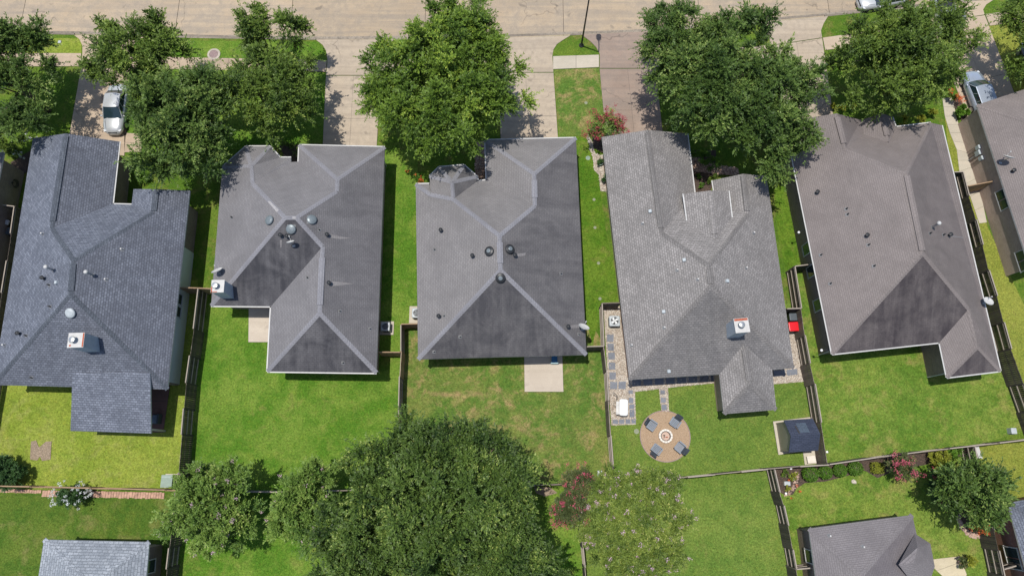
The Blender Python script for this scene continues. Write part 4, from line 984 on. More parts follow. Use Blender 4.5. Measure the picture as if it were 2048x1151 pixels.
# ---------------------------------------------------------------- fences
def fence(label, top_px, hgt=1.85, mats=('wood_grey', 'wood_rail'), alt=True, face=1, bay=2.4, name='fence', lean=.0, zpx=None):
    pts = [P(x, y, hgt) for x, y in top_px]
    c = sum(pts, Vector()) / len(pts); t = thing(name, label, 'fence', (c.x, c.y, 0))
    segs = []
    for a, b in zip(pts[:-1], pts[1:]):
        L = (b - a).length; n = max(1, round(L / bay))
        for k in range(n): segs.append((a.lerp(b, k / n), a.lerp(b, (k + 1) / n)))
    sm, rm = M[mats[0]], M[mats[1]]
    post = None
    for i, (a, b) in enumerate(segs + [(segs[-1][1], segs[-1][1])]):
        mk('fence_post', G().box((a.x, a.y, hgt / 2 - .02), (.09, .09, hgt - .04), 0), sm, parent=t)
    for i, (a, b) in enumerate(segs):
        d = Vector((b.x - a.x, b.y - a.y, 0)); L = d.length; d.normalize(); n = Vector((d.y, -d.x, 0)); ang = math.atan2(d.y, d.x)
        s = face * (1 if (i % 2 == 0 or not alt) else -1)
        for z in (.3, hgt * .55, hgt - .16) if hgt > 1 else (.3,):
            m = (a + b) / 2
            mk('rail', G().box((m.x - n.x * s * .065 * 0, m.y, z), (L - .02, .045, .09), ang), rm, parent=t)
        g = G(); k = max(1, int(L / .146)); w = L / k
        for q in range(k):
            p = a + d * (w * (q + .5)) + n * s * (.045 + rnd.uniform(-.004, .004)); hh = hgt + rnd.uniform(-.02, .02)
            tl = rnd.uniform(-.012, .012)
            g.box((p.x, p.y, hh / 2 + .02), (w - rnd.uniform(.006, .014), .019, hh - .04), ang + tl)
        mk('picket_panel', g, sm, parent=t, kind='stuff')
        if not alt or i % 2 == 0:
            m = (a + b) / 2
            mk('cap_board', G().box((m.x + n.x * s * .01, m.y + n.y * s * .01, hgt + .035), (L - .01, .08, .03), ang), rm, parent=t)
    return t
fence('long dark weathered fence between the blue-grey house and the white corner chimney', [(396.7, 576), (387, 657), (371.7, 765), (363, 868), (356, 950), (352, 976)], face=1)
fence('short brown fence joining the blue-grey house to the white corner chimney', [(358, 574.5), (394, 575.5), (424, 577)], mats=('wood_new', 'wood_new'), alt=False, face=1)
fence('tan fence beside the lawn between the two grey hip roofed houses', [(802, 649.5), (802, 702), (799, 752), (797, 830), (796, 905), (797, 981)], mats=('wood_new', 'wood_rail'), face=1)
fence('short tan fence turning to the left wall of the house with black dome vents', [(803, 648), (835, 647.5)], mats=('wood_new', 'wood_new'), alt=False, face=-1)
fence('short tan fence from the right wall of the house with grey dome vents', [(757, 703.5), (800, 703.5)], mats=('wood_new', 'wood_new'), alt=False, face=1)
fence('grey fence along the gravel yard left of the light grey house', [(1204, 607), (1207.6, 691), (1213.5, 740), (1217, 800), (1221.5, 870), (1226.5, 934), (1229, 963)], mats=('wood_mid', 'wood_rail'), face=-1)
fence('short fence across the top of the gravel yard above the air conditioner', [(1205, 606), (1240, 605)], mats=('wood_mid', 'wood_mid'), alt=False, face=1)
fence('short grey and brown fence beside the lower right corner of the black dome house', [(1174, 692.5), (1208, 691.5)], mats=('wood_mid', 'wood_rail'), alt=False, face=1)
fence('dark fence between the light grey house and the brown grey roofed house', [(1589.5, 533), (1602.7, 616), (1610, 670), (1620.4, 726), (1630, 767), (1642.7, 844), (1656, 929)], mats=('wood_mid', 'wood_rail'), face=-1)
fence('short dark fence joining the brown grey house above the narrow side lawn', [(1590, 532), (1627, 527.5)], alt=False, face=1)
fence('short dark fence behind the two wheeled bins', [(1574, 617), (1602, 616)], alt=False, face=1)
fence('long dark fence with pale rails right of the brown grey roofed house', [(1926, 344), (1938, 391), (1952.7, 439), (1966, 489), (1978, 540), (1994.4, 591), (2008, 644), (2022.7, 697), (2048, 767), (2088, 878)], mats=('wood_grey', 'wood_rail'), face=-1)
fence('short pale topped fence at the upper end of the long dark fence', [(1908, 344), (1925.5, 343.5)], alt=False, face=1)
fence('sunlit tan back fence above the brick edging in the lower left', [(-120, 969), (0, 971.6), (120, 974), (240, 977), (330, 979.5), (352, 980.5)], mats=('wood_new', 'wood_new'), alt=True, face=-1, hgt=1.75)
fence('grey back fence hidden under the big dark tree in the lower middle', [(353, 981), (557, 983), (800, 978), (1070, 970), (1229, 964)], mats=('wood_grey', 'wood_rail'), face=1)
fence('weathered back fence behind the fire pit lawn', [(1230, 963.5), (1321, 958.7), (1430, 948), (1535, 937.2), (1600, 932), (1658, 928.5)], mats=('wood_mid', 'wood_rail'), face=1)
fence('weathered back fence above the row of round green shrubs', [(1659, 928.3), (1750, 914.8), (1850, 902), (1948.7, 891), (2048, 879.5), (2140, 869)], mats=('wood_mid', 'wood_rail'), face=-1)
fence('dark fence running off the bottom edge beside the pale blue-grey roof', [(351, 985), (345, 1040), (338, 1095), (333, 1137), (328, 1200)], face=1)
fence('dark fence running off the bottom edge below the lilac flowering tree', [(1156, 972), (1160.7, 1040), (1166, 1095), (1170, 1134), (1176, 1200)], mats=('wood_grey', 'wood_rail'), face=-1)
fence('dark fence with pale rails left of the mauve grey roofed house', [(1549, 938), (1559.8, 984), (1568, 1010), (1577, 1050), (1586, 1098), (1593, 1137), (1603, 1200)], mats=('wood_grey', 'wood_rail'), face=-1)
fence('short pale fence joining the mauve grey roofed house', [(1592, 1137), (1628, 1134)], mats=('wood_mid', 'wood_rail'), alt=False, face=1)
fence('dark fence emerging below the round green tree in the lower right', [(1949, 892), (1958, 934), (1976, 1000), (1989, 1058), (1998, 1100), (2009, 1151), (2020, 1200)], mats=('wood_grey', 'wood_rail'), face=-1)
fence('short grey fence joining the red brick house at the bottom right', [(2008, 1137), (2032, 1130)], mats=('wood_mid', 'wood_rail'), alt=False, face=1)
fence('mossy fence between the far left brick house and the blue-grey house', [(29, 413), (13.5, 521), (3, 585), (-14, 690), (-40, 830), (-62, 968)], mats=('wood_mid', 'wood_rail'), face=1)
fence('short fence against the wall of the far left brick house', [(6, 410), (29, 412.5)], mats=('wood_mid', 'wood_rail'), alt=False, face=1)
fence('brown timber gate screen across the path beside the long brick wall', [(1936, 372), (1962, 367), (1985, 362.5)], mats=('wood_new', 'wood_new'), alt=False, face=1, name='side_gate')

# ---------------------------------------------------------------- foliage
npr = np.random.default_rng(5)
def nrmz(a): return a / np.maximum(np.linalg.norm(a, axis=-1, keepdims=True), 1e-9)
def leaf_mesh(name, C, D, Nn, L, Wd, tone, mat, parent, kind=None):
    """one four-cornered leaf per row: base C, direction D, face normal Nn"""
    n = len(C); S = nrmz(np.cross(Nn, D)); L = L[:, None]; Wd = Wd[:, None]
    V = np.empty((n, 4, 3)); V[:, 0] = C; V[:, 1] = C + D * L * .5 + S * Wd; V[:, 2] = C + D * L - Nn * L * .08; V[:, 3] = C + D * L * .5 - S * Wd
    me = bpy.data.meshes.new(name); inv = np.array(WM[parent.name].inverted())
    Vf = V.reshape(-1, 3); Vf = Vf @ inv[:3, :3].T + inv[:3, 3]
    me.vertices.add(4 * n); me.vertices.foreach_set('co', Vf.ravel().astype(np.float32))
    me.loops.add(4 * n); me.loops.foreach_set('vertex_index', np.arange(4 * n, dtype=np.int32))
    me.polygons.add(n); me.polygons.foreach_set('loop_start', np.arange(0, 4 * n, 4, dtype=np.int32)); me.polygons.foreach_set('loop_total', np.full(n, 4, dtype=np.int32))
    at = me.attributes.new('tone', 'FLOAT', 'FACE'); at.data.foreach_set('value', tone.astype(np.float32))
    me.materials.append(mat); me.update(calc_edges=True); me.validate()
    o = bpy.data.objects.new(name, me); COL.objects.link(o); o.parent = parent; WM[o.name] = WM[parent.name]
    return meta(o, kind=kind)
DENS = 1.78
SHR = .22
def crown(lobes, dens, leaf=.17, cr=(.8, 1.35), ntw=42, nleaf=16, droop=.28, flat=.75, lowcut=-.3, outward=.9, spread=.85):
    lb = np.array(lobes, float); area = (lb[:, 3] ** 2) * np.pi
    ncl = int(max(5, DENS * dens * area.sum() / (ntw * nleaf))); w = area / area.sum()
    k = npr.choice(len(lb), ncl * 3, p=w); d = nrmz(npr.normal(size=(ncl * 3, 3))); d[:, 2] = np.where((d[:, 2] < lowcut) | (npr.uniform(size=ncl * 3) < .6), np.abs(d[:, 2]), d[:, 2])
    fr = npr.uniform(.15, 1.0, ncl * 3) ** .7
    jit = 1 + .16 * np.sin(d[:, 0] * 7 + k) * np.cos(d[:, 1] * 6 + k * 2)
    c = lb[k, :3] + d * (fr * jit)[:, None] * np.stack([lb[k, 3], lb[k, 3], lb[k, 4]], 1)
    keep = np.ones(len(c), bool)
    for i, q in enumerate(lb):
        r = np.sqrt((((c - q[:3]) / np.array([q[3], q[3], q[4]])) ** 2).sum(1)); keep &= ~((r < .35) & (k != i) & (npr.uniform(size=len(c)) < .8))
    c, d = c[keep][:ncl], d[keep][:ncl]; ncl = len(c)
    R_ = npr.uniform(cr[0], cr[1], ncl); tone = npr.uniform(0, 1, ncl)
    ax = nrmz(d * outward + np.array([0, 0, .55]))
    n2 = ncl * ntw; ci = np.repeat(np.arange(ncl), ntw)
    tb = c[ci] + npr.normal(size=(n2, 3)) * (R_[ci] * .16)[:, None]
    td = nrmz(ax[ci] + npr.normal(size=(n2, 3)) * spread); TL = R_[ci] * npr.uniform(.45, 1.15, n2)
    n3 = n2 * nleaf; ti = np.repeat(np.arange(n2), nleaf); tt = np.tile(np.linspace(.12, 1, nleaf), n2) + npr.uniform(-.05, .05, n3)
    side = nrmz(np.cross(td, npr.normal(size=(n2, 3)) * .35 + np.array([0, 0, 1.0])))
    sg = np.tile(np.where(np.arange(nleaf) % 2 == 0, 1.0, -1.0), n2)[:, None]
    C = tb[ti] + td[ti] * (TL[ti] * tt)[:, None]; C[:, 2] -= droop * (tt ** 2) * TL[ti]
    D = nrmz(td[ti] * 1.0 + side[ti] * sg * .62 + npr.normal(size=(n3, 3)) * .25)
    N = npr.normal(size=(n3, 3)) * (1 - flat) * 1.6 + np.array([0, 0, 1.0]); N = nrmz(N - D * (N * D).sum(1)[:, None])
    Lf = leaf * npr.uniform(.6, 1.3, n3); tn = np.clip(tone[ci][ti] * .7 + .3 * tt, 0, 1)
    return C, D, N, Lf, Lf * npr.uniform(.17, .27, n3), tn, c
def tree(name, label, lobes_px, mat, cat='tree', dens=340, leaf=.17, bark='bark', group=None, trunk_r=.2, base=None, bloom=None, bloom_n=0, bloom_sz=.1, limbs=14, stems=1, shr=SHR, **kw):
    """lobes_px: (px, py, radius in photo px, centre height, vertical half height)"""
    lobes = []
    for px, py, r, z, rz in lobes_px:
        p = P(px, py, z); q = P(px + r, py, z); R0_ = abs(q.x - p.x); lobes.append((p.x, p.y, z, max(.45 * R0_, R0_ - shr * kw.get('cr', (0, 1.35))[1]), rz))
    leaf = leaf * 1.1 if leaf > .14 else leaf
    lb = np.array(lobes); w = lb[:, 3] ** 2
    bx, by = (P(*base).x, P(*base).y) if base else ((lb[:, 0] * w).sum() / w.sum(), (lb[:, 1] * w).sum() / w.sum())
    t = thing(name, label, cat, (bx, by, 0), group=group)
    C, D, N, L, Wd, tn, cl = crown(lobes, dens, leaf, **kw)
    ok = C[:, 2] > .03; C, D, N, L, Wd, tn = C[ok], D[ok], N[ok], L[ok], Wd[ok], tn[ok]
    cr_ = leaf_mesh('crown', C, D, N, L, Wd, tn, M[mat], t)
    if trunk_r:
        zc = float((lb[:, 2] * w).sum() / w.sum()); B = Vector((bx, by, 0)); g = G()
        for s in range(stems):
            a = 2 * math.pi * s / stems; o = Vector((math.cos(a), math.sin(a), 0)) * (trunk_r * 1.2 if stems > 1 else 0)
            top = Vector((bx, by, zc * .75)) + o * 3
            g.tube([B + o * .8 - Vector((0, 0, .1)), B + o + Vector((.04, .02, zc * .35)), top], [trunk_r * 1.25, trunk_r, trunk_r * .7], 9)
        mk('trunk', g, M[bark], parent=t, smooth=True)
        sel = npr.choice(len(cl), min(limbs * 3, len(cl)), replace=False); n = 0
        for i in sel:
            if n >= limbs: break
            e = Vector(cl[i]); st = Vector((bx, by, zc * rnd.uniform(.35, .72)))
            if (e - st).length < .4: continue
            mid = st.lerp(e, .5) + Vector((rnd.uniform(-.3, .3), rnd.uniform(-.3, .3), rnd.uniform(-.1, .4))) * min(1, (e - st).length / 4)
            q3 = st.lerp(e, .8) + Vector((rnd.uniform(-.2, .2), rnd.uniform(-.2, .2), .2)) * min(1, (e - st).length / 4)
            r0 = trunk_r * .42
            mk('branch', G().tube([st, mid, q3, e], [r0, r0 * .62, r0 * .38, r0 * .15], 6), M[bark], parent=t, smooth=True); n += 1
    if bloom:
        nb = bloom_n; idx = npr.choice(len(cl), nb, replace=True); up = cl[idx]
        top = np.array([0, 0, 1.0]); ctr = np.array([bx, by, float(lb[:, 2].mean())])
        o = nrmz(up - ctr); o[:, 2] = np.abs(o[:, 2]) + .25; o = nrmz(o)
        c = up + o * npr.uniform(.35, .75, nb)[:, None] + npr.normal(size=(nb, 3)) * .12
        m = 22; ci = np.repeat(np.arange(nb), m); off = npr.normal(size=(nb * m, 3)) * bloom_sz
        Cc = c[ci] + off; Dd = nrmz(npr.normal(size=(nb * m, 3)) + o[ci] * .4); Nn = npr.normal(size=(nb * m, 3)) + top; Nn = nrmz(Nn - Dd * (Nn * Dd).sum(1)[:, None])
        Lb = npr.uniform(.05, .10, nb * m)
        leaf_mesh('blossoms', Cc, Dd, Nn, Lb, Lb * .4, npr.uniform(0, 1, nb * m), M[bloom], t)
    return t

def ball(label, px, py, r, h, mat, group=None, n=2600, leaf=.085, square=False, name='round_shrub'):
    """clipped shrub: short leaves standing out of a dense rounded skin"""
    p = P(px, py, h * .5); q = P(px + r, py, h * .5); rr = abs(q.x - p.x)
    t = thing(name, label, 'shrub', (p.x, p.y, 0), group=group)
    d = nrmz(npr.normal(size=(n, 3))); 
    if square: d = npr.uniform(-1, 1, (n, 3)); ax_ = np.argmax(np.abs(d) * np.array([1, 1, 1.5]), 1); d[np.arange(n), ax_] = np.sign(d[np.arange(n), ax_])
    sc = np.array([rr, rr, h * .52]) * (1 if not square else .85)
    c = np.array([p.x, p.y, h * .5]) + d * sc * npr.uniform(.86, 1.02, n)[:, None] * (1 + .04 * np.sin(d[:, :1] * 9) * np.cos(d[:, 1:2] * 8))
    o = nrmz(d); D = nrmz(npr.normal(size=(n, 3)) + o * .9); N = npr.normal(size=(n, 3)) * .4 + o + np.array([0, 0, .4]); N = nrmz(N - D * (N * D).sum(1)[:, None])
    L = leaf * npr.uniform(.6, 1.3, n); ok = c[:, 2] > .02
    leaf_mesh('foliage', c[ok], D[ok], N[ok], L[ok], (L * .32)[ok], npr.uniform(0, 1, n)[ok], M[mat], t)
    g = G(); s2 = sc * .86
    g.lathe((p.x, p.y, h * .5), [(max(.01, rr * .78 * math.cos(a)), h * .36 * math.sin(a)) for a in [math.pi * (k / 8 - .5) for k in range(9)]], 14)
    mk('twigs', g, M['bark'], parent=t)
    mk('trunk', G().tube([(p.x, p.y, -.02), (p.x, p.y, h * .4)], .05), M['bark'], parent=t)
    return t
# street and garden trees
tree('street_tree', 'broad dark street tree cut by the left edge above the driveway', [(60, 245, 46, 4.6, 1.8), (70, 145, 52, 5.0, 2.2), (20, 110, 72, 5.2, 2.6), (75, 95, 52, 5.0, 2.2), (5, 190, 62, 5.0, 2.4), (60, 195, 42, 4.5, 2.0), (-40, 130, 80, 5.5, 2.6), (35, 255, 34, 4.0, 1.6), (-20, 270, 50, 4.2, 2.0)], 'leaf_deep')
tree('street_tree', 'dark feathery street tree overhanging the white sedan', [(250, 110, 62, 5.6, 2.4), (320, 95, 58, 5.6, 2.3), (225, 75, 30, 5.0, 1.6), (345, 55, 26, 5.4, 1.6), (285, 172, 60, 5.4, 2.4), (215, 138, 36, 5.0, 1.8), (280, 120, 60, 5.8, 2.2)], 'leaf_elm', base=(300, 175))
tree('street_tree', 'tall dark tree in front of the turreted grey hip roof', [(405, 158, 36, 5.4, 1.8), (430, 235, 55, 5.6, 2.2), (360, 245, 60, 5.8, 2.3), (445, 190, 48, 5.6, 2.0), (352, 205, 72, 6.0, 2.6), (420, 200, 66, 5.8, 2.4), (298, 222, 34, 5.2, 2.0), (395, 250, 50, 5.6, 2.2), (330, 285, 55, 5.4, 2.4), (385, 310, 60, 5.2, 2.4), (310, 335, 38, 4.8, 1.8), (420, 268, 46, 5.2, 2.0), (370, 362, 26, 4.4, 1.4), (310, 262, 36, 5.2, 2.0), (345, 345, 36, 4.6, 1.6)], 'leaf_deep', base=(385, 270))
tree('street_tree', 'sparse spreading street tree beside the pale driveway', [(545, 95, 46, 5.2, 1.8), (520, 60, 46, 5.0, 2.0), (590, 70, 44, 4.8, 1.9), (545, 125, 52, 5.0, 2.0), (610, 120, 34, 4.6, 1.5)], 'leaf_elm', dens=330, base=(562, 150), trunk_r=.12, limbs=22)
tree('street_tree', 'dense low tree between the sparse street tree and the grey hip roof', [(487, 160, 40, 5.2, 1.8), (560, 215, 52, 5.0, 2.0), (500, 190, 60, 5.2, 2.2), (570, 185, 62, 5.0, 2.1), (600, 225, 44, 4.4, 1.8), (530, 238, 42, 4.6, 2.0), (468, 225, 42, 5.0, 2.0), (600, 170, 36, 4.6, 1.6)], 'leaf_elm', base=(545, 225))
tree('street_tree', 'huge bright green tree between the two pale driveways', [(900, 95, 105, 7.0, 2.8), (960, 120, 85, 6.6, 2.6), (820, 140, 70, 6.4, 2.6), (880, 215, 110, 6.8, 2.8), (980, 210, 80, 6.2, 2.6), (800, 235, 66, 6.0, 2.4), (868, 278, 50, 5.6, 2.2), (762, 160, 44, 5.2, 1.8), (775, 205, 44, 5.6, 1.8), (770, 110, 34, 5.2, 1.6), (930, 50, 50, 6.4, 2.0), (828, 292, 36, 5.2, 1.8), (745, 195, 30, 5.0, 1.6), (930, 262, 38, 5.4, 1.8)], 'leaf_lime', dens=400, base=(885, 195), trunk_r=.3)
tree('street_tree', 'huge dark green tree right of the old brown driveway', [(1365, 85, 88, 6.6, 2.6), (1450, 75, 70, 6.2, 2.4), (1510, 65, 52, 5.8, 2.2), (1340, 150, 62, 6.2, 2.4), (1420, 165, 92, 6.8, 2.7), (1520, 165, 92, 6.4, 2.7), (1590, 180, 60, 6.0, 2.3), (1430, 225, 70, 6.2, 2.5), (1512, 245, 78, 6.0, 2.5), (1580, 250, 56, 5.6, 2.2), (1560, 318, 48, 5.2, 2.0), (1490, 285, 46, 5.2, 2.0), (1345, 215, 40, 5.4, 1.9), (1598, 278, 40, 5.4, 1.8), (1325, 60, 40, 5.6, 1.8)], 'leaf_deep', dens=400, base=(1455, 185), trunk_r=.3)
tree('street_tree', 'wide dark street tree in front of the brown grey roofed house', [(1720, 100, 62, 5.6, 2.3), (1790, 75, 78, 6.0, 2.5), (1860, 72, 60, 5.8, 2.3), (1740, 165, 62, 5.4, 2.3), (1820, 155, 78, 6.0, 2.5), (1866, 120, 45, 5.4, 2.1), (1700, 205, 30, 4.6, 1.5), (1840, 205, 40, 4.8, 1.7), (1680, 130, 36, 5.0, 1.7), (1790, 42, 36, 5.0, 1.7), (1878, 26, 36, 5.0, 1.7), (1900, 55, 42, 5.2, 1.8), (1915, 80, 34, 5.0, 1.6), (1893, 100, 36, 5.0, 1.7), (1765, 210, 38, 4.6, 1.6)], 'leaf_elm', dens=350, base=(1800, 135), trunk_r=.26)
tree('street_tree', 'street tree cut by the right edge at the top right corner', [(2040, 40, 52, 5.2, 2.2), (2055, 100, 55, 5.0, 2.2), (2090, 60, 60, 5.2, 2.2), (2035, 135, 26, 4.2, 1.4), (2070, 140, 40, 4.4, 1.7)], 'leaf_elm', base=(2060, 85))
tree('oak_tree', 'huge dark spreading tree at the bottom centre over the back fence', [(790, 930, 82, 7.0, 2.8), (880, 920, 85, 7.2, 2.8), (960, 930, 82, 7.0, 2.8), (1030, 975, 62, 6.6, 2.4), (740, 990, 85, 7.0, 2.8), (840, 1015, 110, 7.8, 3.0), (950, 1030, 110, 7.6, 3.0), (1030, 1060, 78, 6.8, 2.6), (700, 1060, 72, 6.6, 2.6), (760, 1110, 95, 7.2, 2.8), (880, 1130, 110, 7.6, 2.8), (1000, 1140, 95, 7.2, 2.8), (1085, 1130, 50, 5.8, 2.0), (820, 870, 42, 6.0, 1.8), (940, 870, 40, 6.0, 1.8), (1010, 905, 42, 6.0, 1.8), (700, 1140, 60, 6.4, 2.4), (800, 1180, 80, 7.0, 2.6), (950, 1190, 80, 7.0, 2.6)], 'leaf_oak', dens=430, leaf=.16, base=(880, 1030), trunk_r=.36, limbs=30)
tree('crape_myrtle', 'round pale green flowering tree beside the utility cabinet', [(430, 1005, 78, 4.0, 2.0), (400, 965, 40, 3.6, 1.5), (465, 960, 42, 3.6, 1.5), (370, 1030, 40, 3.4, 1.5), (480, 1040, 44, 3.4, 1.5), (430, 1060, 44, 3.4, 1.4)], 'leaf_myrtle', shr=.1, dens=640, leaf=.15, cr=(.5, .9), ntw=26, nleaf=12, bark='bark_pale', stems=4, trunk_r=.07, bloom='bloom_lilac', bloom_n=60, bloom_sz=.06, spread=.45, outward=1.1)
tree('crape_myrtle', 'pale green flowering tree tucked against the left side of the big dark tree', [(600, 1005, 55, 3.8, 1.8), (625, 960, 40, 3.6, 1.5), (640, 1050, 48, 3.6, 1.6), (580, 1040, 36, 3.2, 1.4)], 'leaf_myrtle', shr=.1, dens=640, leaf=.15, cr=(.5, .9), ntw=26, nleaf=12, bark='bark_pale', stems=4, trunk_r=.07, bloom='bloom_lilac', bloom_n=22, bloom_sz=.06, spread=.45, outward=1.1)
tree('crape_myrtle', 'large round tree dotted with lilac white blossoms at the bottom', [(1270, 1040, 92, 4.2, 1.9), (1225, 985, 48, 3.8, 1.5), (1300, 980, 50, 3.8, 1.5), (1335, 1040, 44, 3.6, 1.5), (1210, 1060, 46, 3.6, 1.5), (1250, 1115, 56, 3.8, 1.5), (1320, 1100, 44, 3.6, 1.4), (1280, 1150, 50, 3.4, 1.4)], 'leaf_lilac', dens=1200, shr=.0, leaf=.12, cr=(.4, .75), ntw=22, nleaf=10, bark='bark_pale', stems=5, trunk_r=.07, bloom='bloom_lilac', bloom_n=210, bloom_sz=.075, lowcut=-.1)
tree('crape_myrtle', 'pink flowering crape myrtle on the fence line beside the lilac tree', [(1150, 995, 42, 3.2, 1.5), (1138, 1018, 32, 2.8, 1.2), (1157, 962, 24, 3.2, 1.0), (1180, 985, 20, 3.0, 1.0)], 'leaf_red', shr=0, dens=900, leaf=.12, cr=(.3, .6), ntw=16, nleaf=10, bark='bark_pale', stems=4, trunk_r=.05, bloom='bloom_magenta', bloom_n=66, bloom_sz=.09)
tree('crape_myrtle', 'pink flowering crape myrtle at the corner of the light grey house', [(1212, 253, 33, 2.3, 1.2), (1228, 248, 22, 2.3, 1.0), (1194, 258, 20, 2.1, 1.0)], 'leaf_myrtle', dens=900, leaf=.10, cr=(.25, .5), ntw=16, nleaf=10, bark='bark_pale', stems=4, trunk_r=.04, bloom='bloom_pink', bloom_n=120, bloom_sz=.085)
tree('crape_myrtle', 'small red flowering tree at the end of the round shrub row', [(1800, 932, 25, 2.0, 1.0), (1785, 925, 15, 1.9, .8), (1815, 940, 15, 1.8, .8)], 'leaf_red', dens=600, leaf=.13, cr=(.25, .5), ntw=14, nleaf=9, trunk_r=.04, bloom='bloom_magenta', bloom_n=26, bloom_sz=.10)
tree('garden_tree', 'round leafy garden tree beside the curved stone bed in the lower right', [(1945, 985, 56, 4.2, 2.1), (1925, 950, 34, 3.8, 1.6), (1975, 960, 36, 3.8, 1.6), (1985, 1000, 30, 3.6, 1.5), (1955, 1025, 36, 3.6, 1.5), (1905, 985, 28, 3.4, 1.3), (1945, 985, 60, 3.6, 1.6), (1905, 1020, 24, 3.2, 1.2)], 'leaf_deep', dens=420, leaf=.19, trunk_r=.14, base=(1915, 992))
# shrubs
def shrub(label, px, py, r, h, mat='leaf_shrub', name='round_shrub', group=None, cat='shrub', leaf=.07, dens=1900, **kw):
    return tree(name, label, [(px, py, r, h * .5, h * .5)], mat, cat=cat, dens=dens, leaf=leaf, trunk_r=.02, limbs=3, cr=(.08, .16), ntw=8, nleaf=7, lowcut=-.5, group=group, **kw)
gshr = 'round green shrubs along the back fence'
ball('largest round green shrub, leftmost of the four clipped shrubs by the back fence', 1621, 947, 15, 1.1, 'leaf_shrub', group=gshr)
ball('second round green shrub from the left, touching the largest clipped shrub', 1650.5, 944, 12.5, 1.0, 'leaf_shrub', group=gshr)
ball('smallest round green shrub, third of the four clipped shrubs', 1680, 940, 12.3, .95, 'leaf_shrub', group=gshr)
ball('rightmost of the four clipped round green shrubs by the back fence', 1711, 936, 13.3, 1.0, 'leaf_shrub', group=gshr)
ball('flat topped yellow green shrub left of the small red flowering tree', 1754, 935, 11.5, .8, 'leaf_yellow', square=True)
shrub('small yellow green shrub in the mulch corner above the white meter box', 1587, 951, 9, .6, 'leaf_yellow', leaf=.09, dens=1200)
shrub('tiny orange and green shrub below the white meter box', 1573, 976, 7, .5, 'leaf_yellow', leaf=.08, dens=1200, bloom='bloom_orange', bloom_n=4, bloom_sz=.04)
shrub('loose light green shrub in the corner of the mulch bed', 1571, 945, 10, .5, 'leaf_elm', leaf=.10, dens=800)
tree('garden_shrub', 'bushy yellow green shrub between the red tree and the leafy tree', [(1870, 918, 15, .7, .6), (1885, 910, 14, .8, .6), (1858, 912, 9, .5, .4)], 'leaf_yellow', cat='shrub', dens=900, leaf=.12, trunk_r=.02, limbs=4, cr=(.15, .3), ntw=8, nleaf=7)
tree('garden_shrub', 'lime green groundcover bush by the fence above the leafy tree', [(1900, 906, 12, .5, .4), (1915, 903, 10, .5, .4), (1885, 926, 12, .6, .4)], 'leaf_shrub', cat='shrub', dens=900, leaf=.11, trunk_r=.02, limbs=4, cr=(.15, .3), ntw=8, nleaf=7)
tree('garden_shrub', 'dark shrub with dull red leaves at the shaded left foot of the leafy tree', [(1862, 975, 14, .8, .6), (1876, 1000, 20, .9, .7), (1872, 950, 16, .9, .7)], 'leaf_dark', cat='shrub', dens=600, leaf=.13, cr=(.25, .5), ntw=12, nleaf=8, trunk_r=.03, limbs=4, bloom='bloom_pink', bloom_n=6, bloom_sz=.08)
tree('garden_shrub', 'orange flowered shrub between the leafy tree and the red brick house', [(1978, 1045, 16, .9, .6), (1965, 1052, 12, .8, .5)], 'leaf_elm', cat='shrub', dens=600, leaf=.12, cr=(.2, .4), ntw=12, nleaf=8, trunk_r=.02, limbs=4, bloom='bloom_orange', bloom_n=16, bloom_sz=.08)
tree('garden_shrub', 'big dark glossy shrub at the left edge above the brick edging', [(14, 948, 34, 1.0, .95), (-4, 940, 30, 1.1, .9)], 'leaf_dark', cat='shrub', shr=0, dens=900, leaf=.14, trunk_r=.05, limbs=5, cr=(.2, .35), ntw=14, nleaf=8)
tree('garden_shrub', 'white flowering shrub on the brick edging in the lower left', [(143, 993, 24, .8, .6), (162, 988, 18, .8, .6), (126, 990, 12, .6, .4)], 'leaf_dark', cat='shrub', shr=0, dens=900, leaf=.11, trunk_r=.03, limbs=5, bloom='bloom_white', bloom_n=38, bloom_sz=.045, cr=(.18, .32), ntw=14, nleaf=8)
tree('garden_shrub', 'low bright shrubs under the dark tree beside the light grey house', [(1405, 315, 17, .7, .5), (1425, 325, 13, .6, .4), (1388, 305, 12, .6, .4), (1436, 333, 8, .5, .3)], 'leaf_shrub', cat='shrub', dens=800, leaf=.12, cr=(.2, .4), ntw=12, nleaf=8, trunk_r=.02, limbs=4)
shrub('small green shrub in the dark mulch, upper of two by the light grey roof', 1398, 354, 7, .5, leaf=.09, dens=1000, group='pair of small shrubs in the mulch')
shrub('small green shrub in the dark mulch, lower of two by the light grey roof', 1401, 371, 7, .5, leaf=.09, dens=1000, group='pair of small shrubs in the mulch')
tree('garden_shrub', 'low green hedge strip against the small gable of the light grey house', [(1426, 354, 9, .35, .3), (1438, 352, 9, .35, .3), (1420, 360, 7, .3, .3)], 'leaf_elm', cat='shrub', dens=900, leaf=.09, trunk_r=.02, limbs=3, cr=(.12, .22))
tree('garden_shrub', 'bright green hedge along the front of the brown grey roofed house', [(1800, 238, 14, .6, .5), (1822, 240, 14, .6, .5), (1845, 236, 14, .6, .5), (1860, 225, 12, .6, .5), (1700, 216, 15, .6, .5), (1680, 212, 12, .5, .4)], 'leaf_yellow', cat='shrub', dens=700, leaf=.12, trunk_r=.02, limbs=5, cr=(.2, .35))
tree('garden_shrub', 'green shrub beside the silver car', [(1923, 221, 11, .6, .5)], 'leaf_shrub', cat='shrub', dens=900, leaf=.14, trunk_r=.02, limbs=3, cr=(.15, .3))
tree('garden_shrub', 'orange flowering plant left of the silver car', [(1904, 194, 8, .6, .4)], 'leaf_elm', cat='shrub', dens=600, leaf=.1, trunk_r=.02, limbs=3, bloom='bloom_orange', bloom_n=22, bloom_sz=.07, cr=(.12, .25))
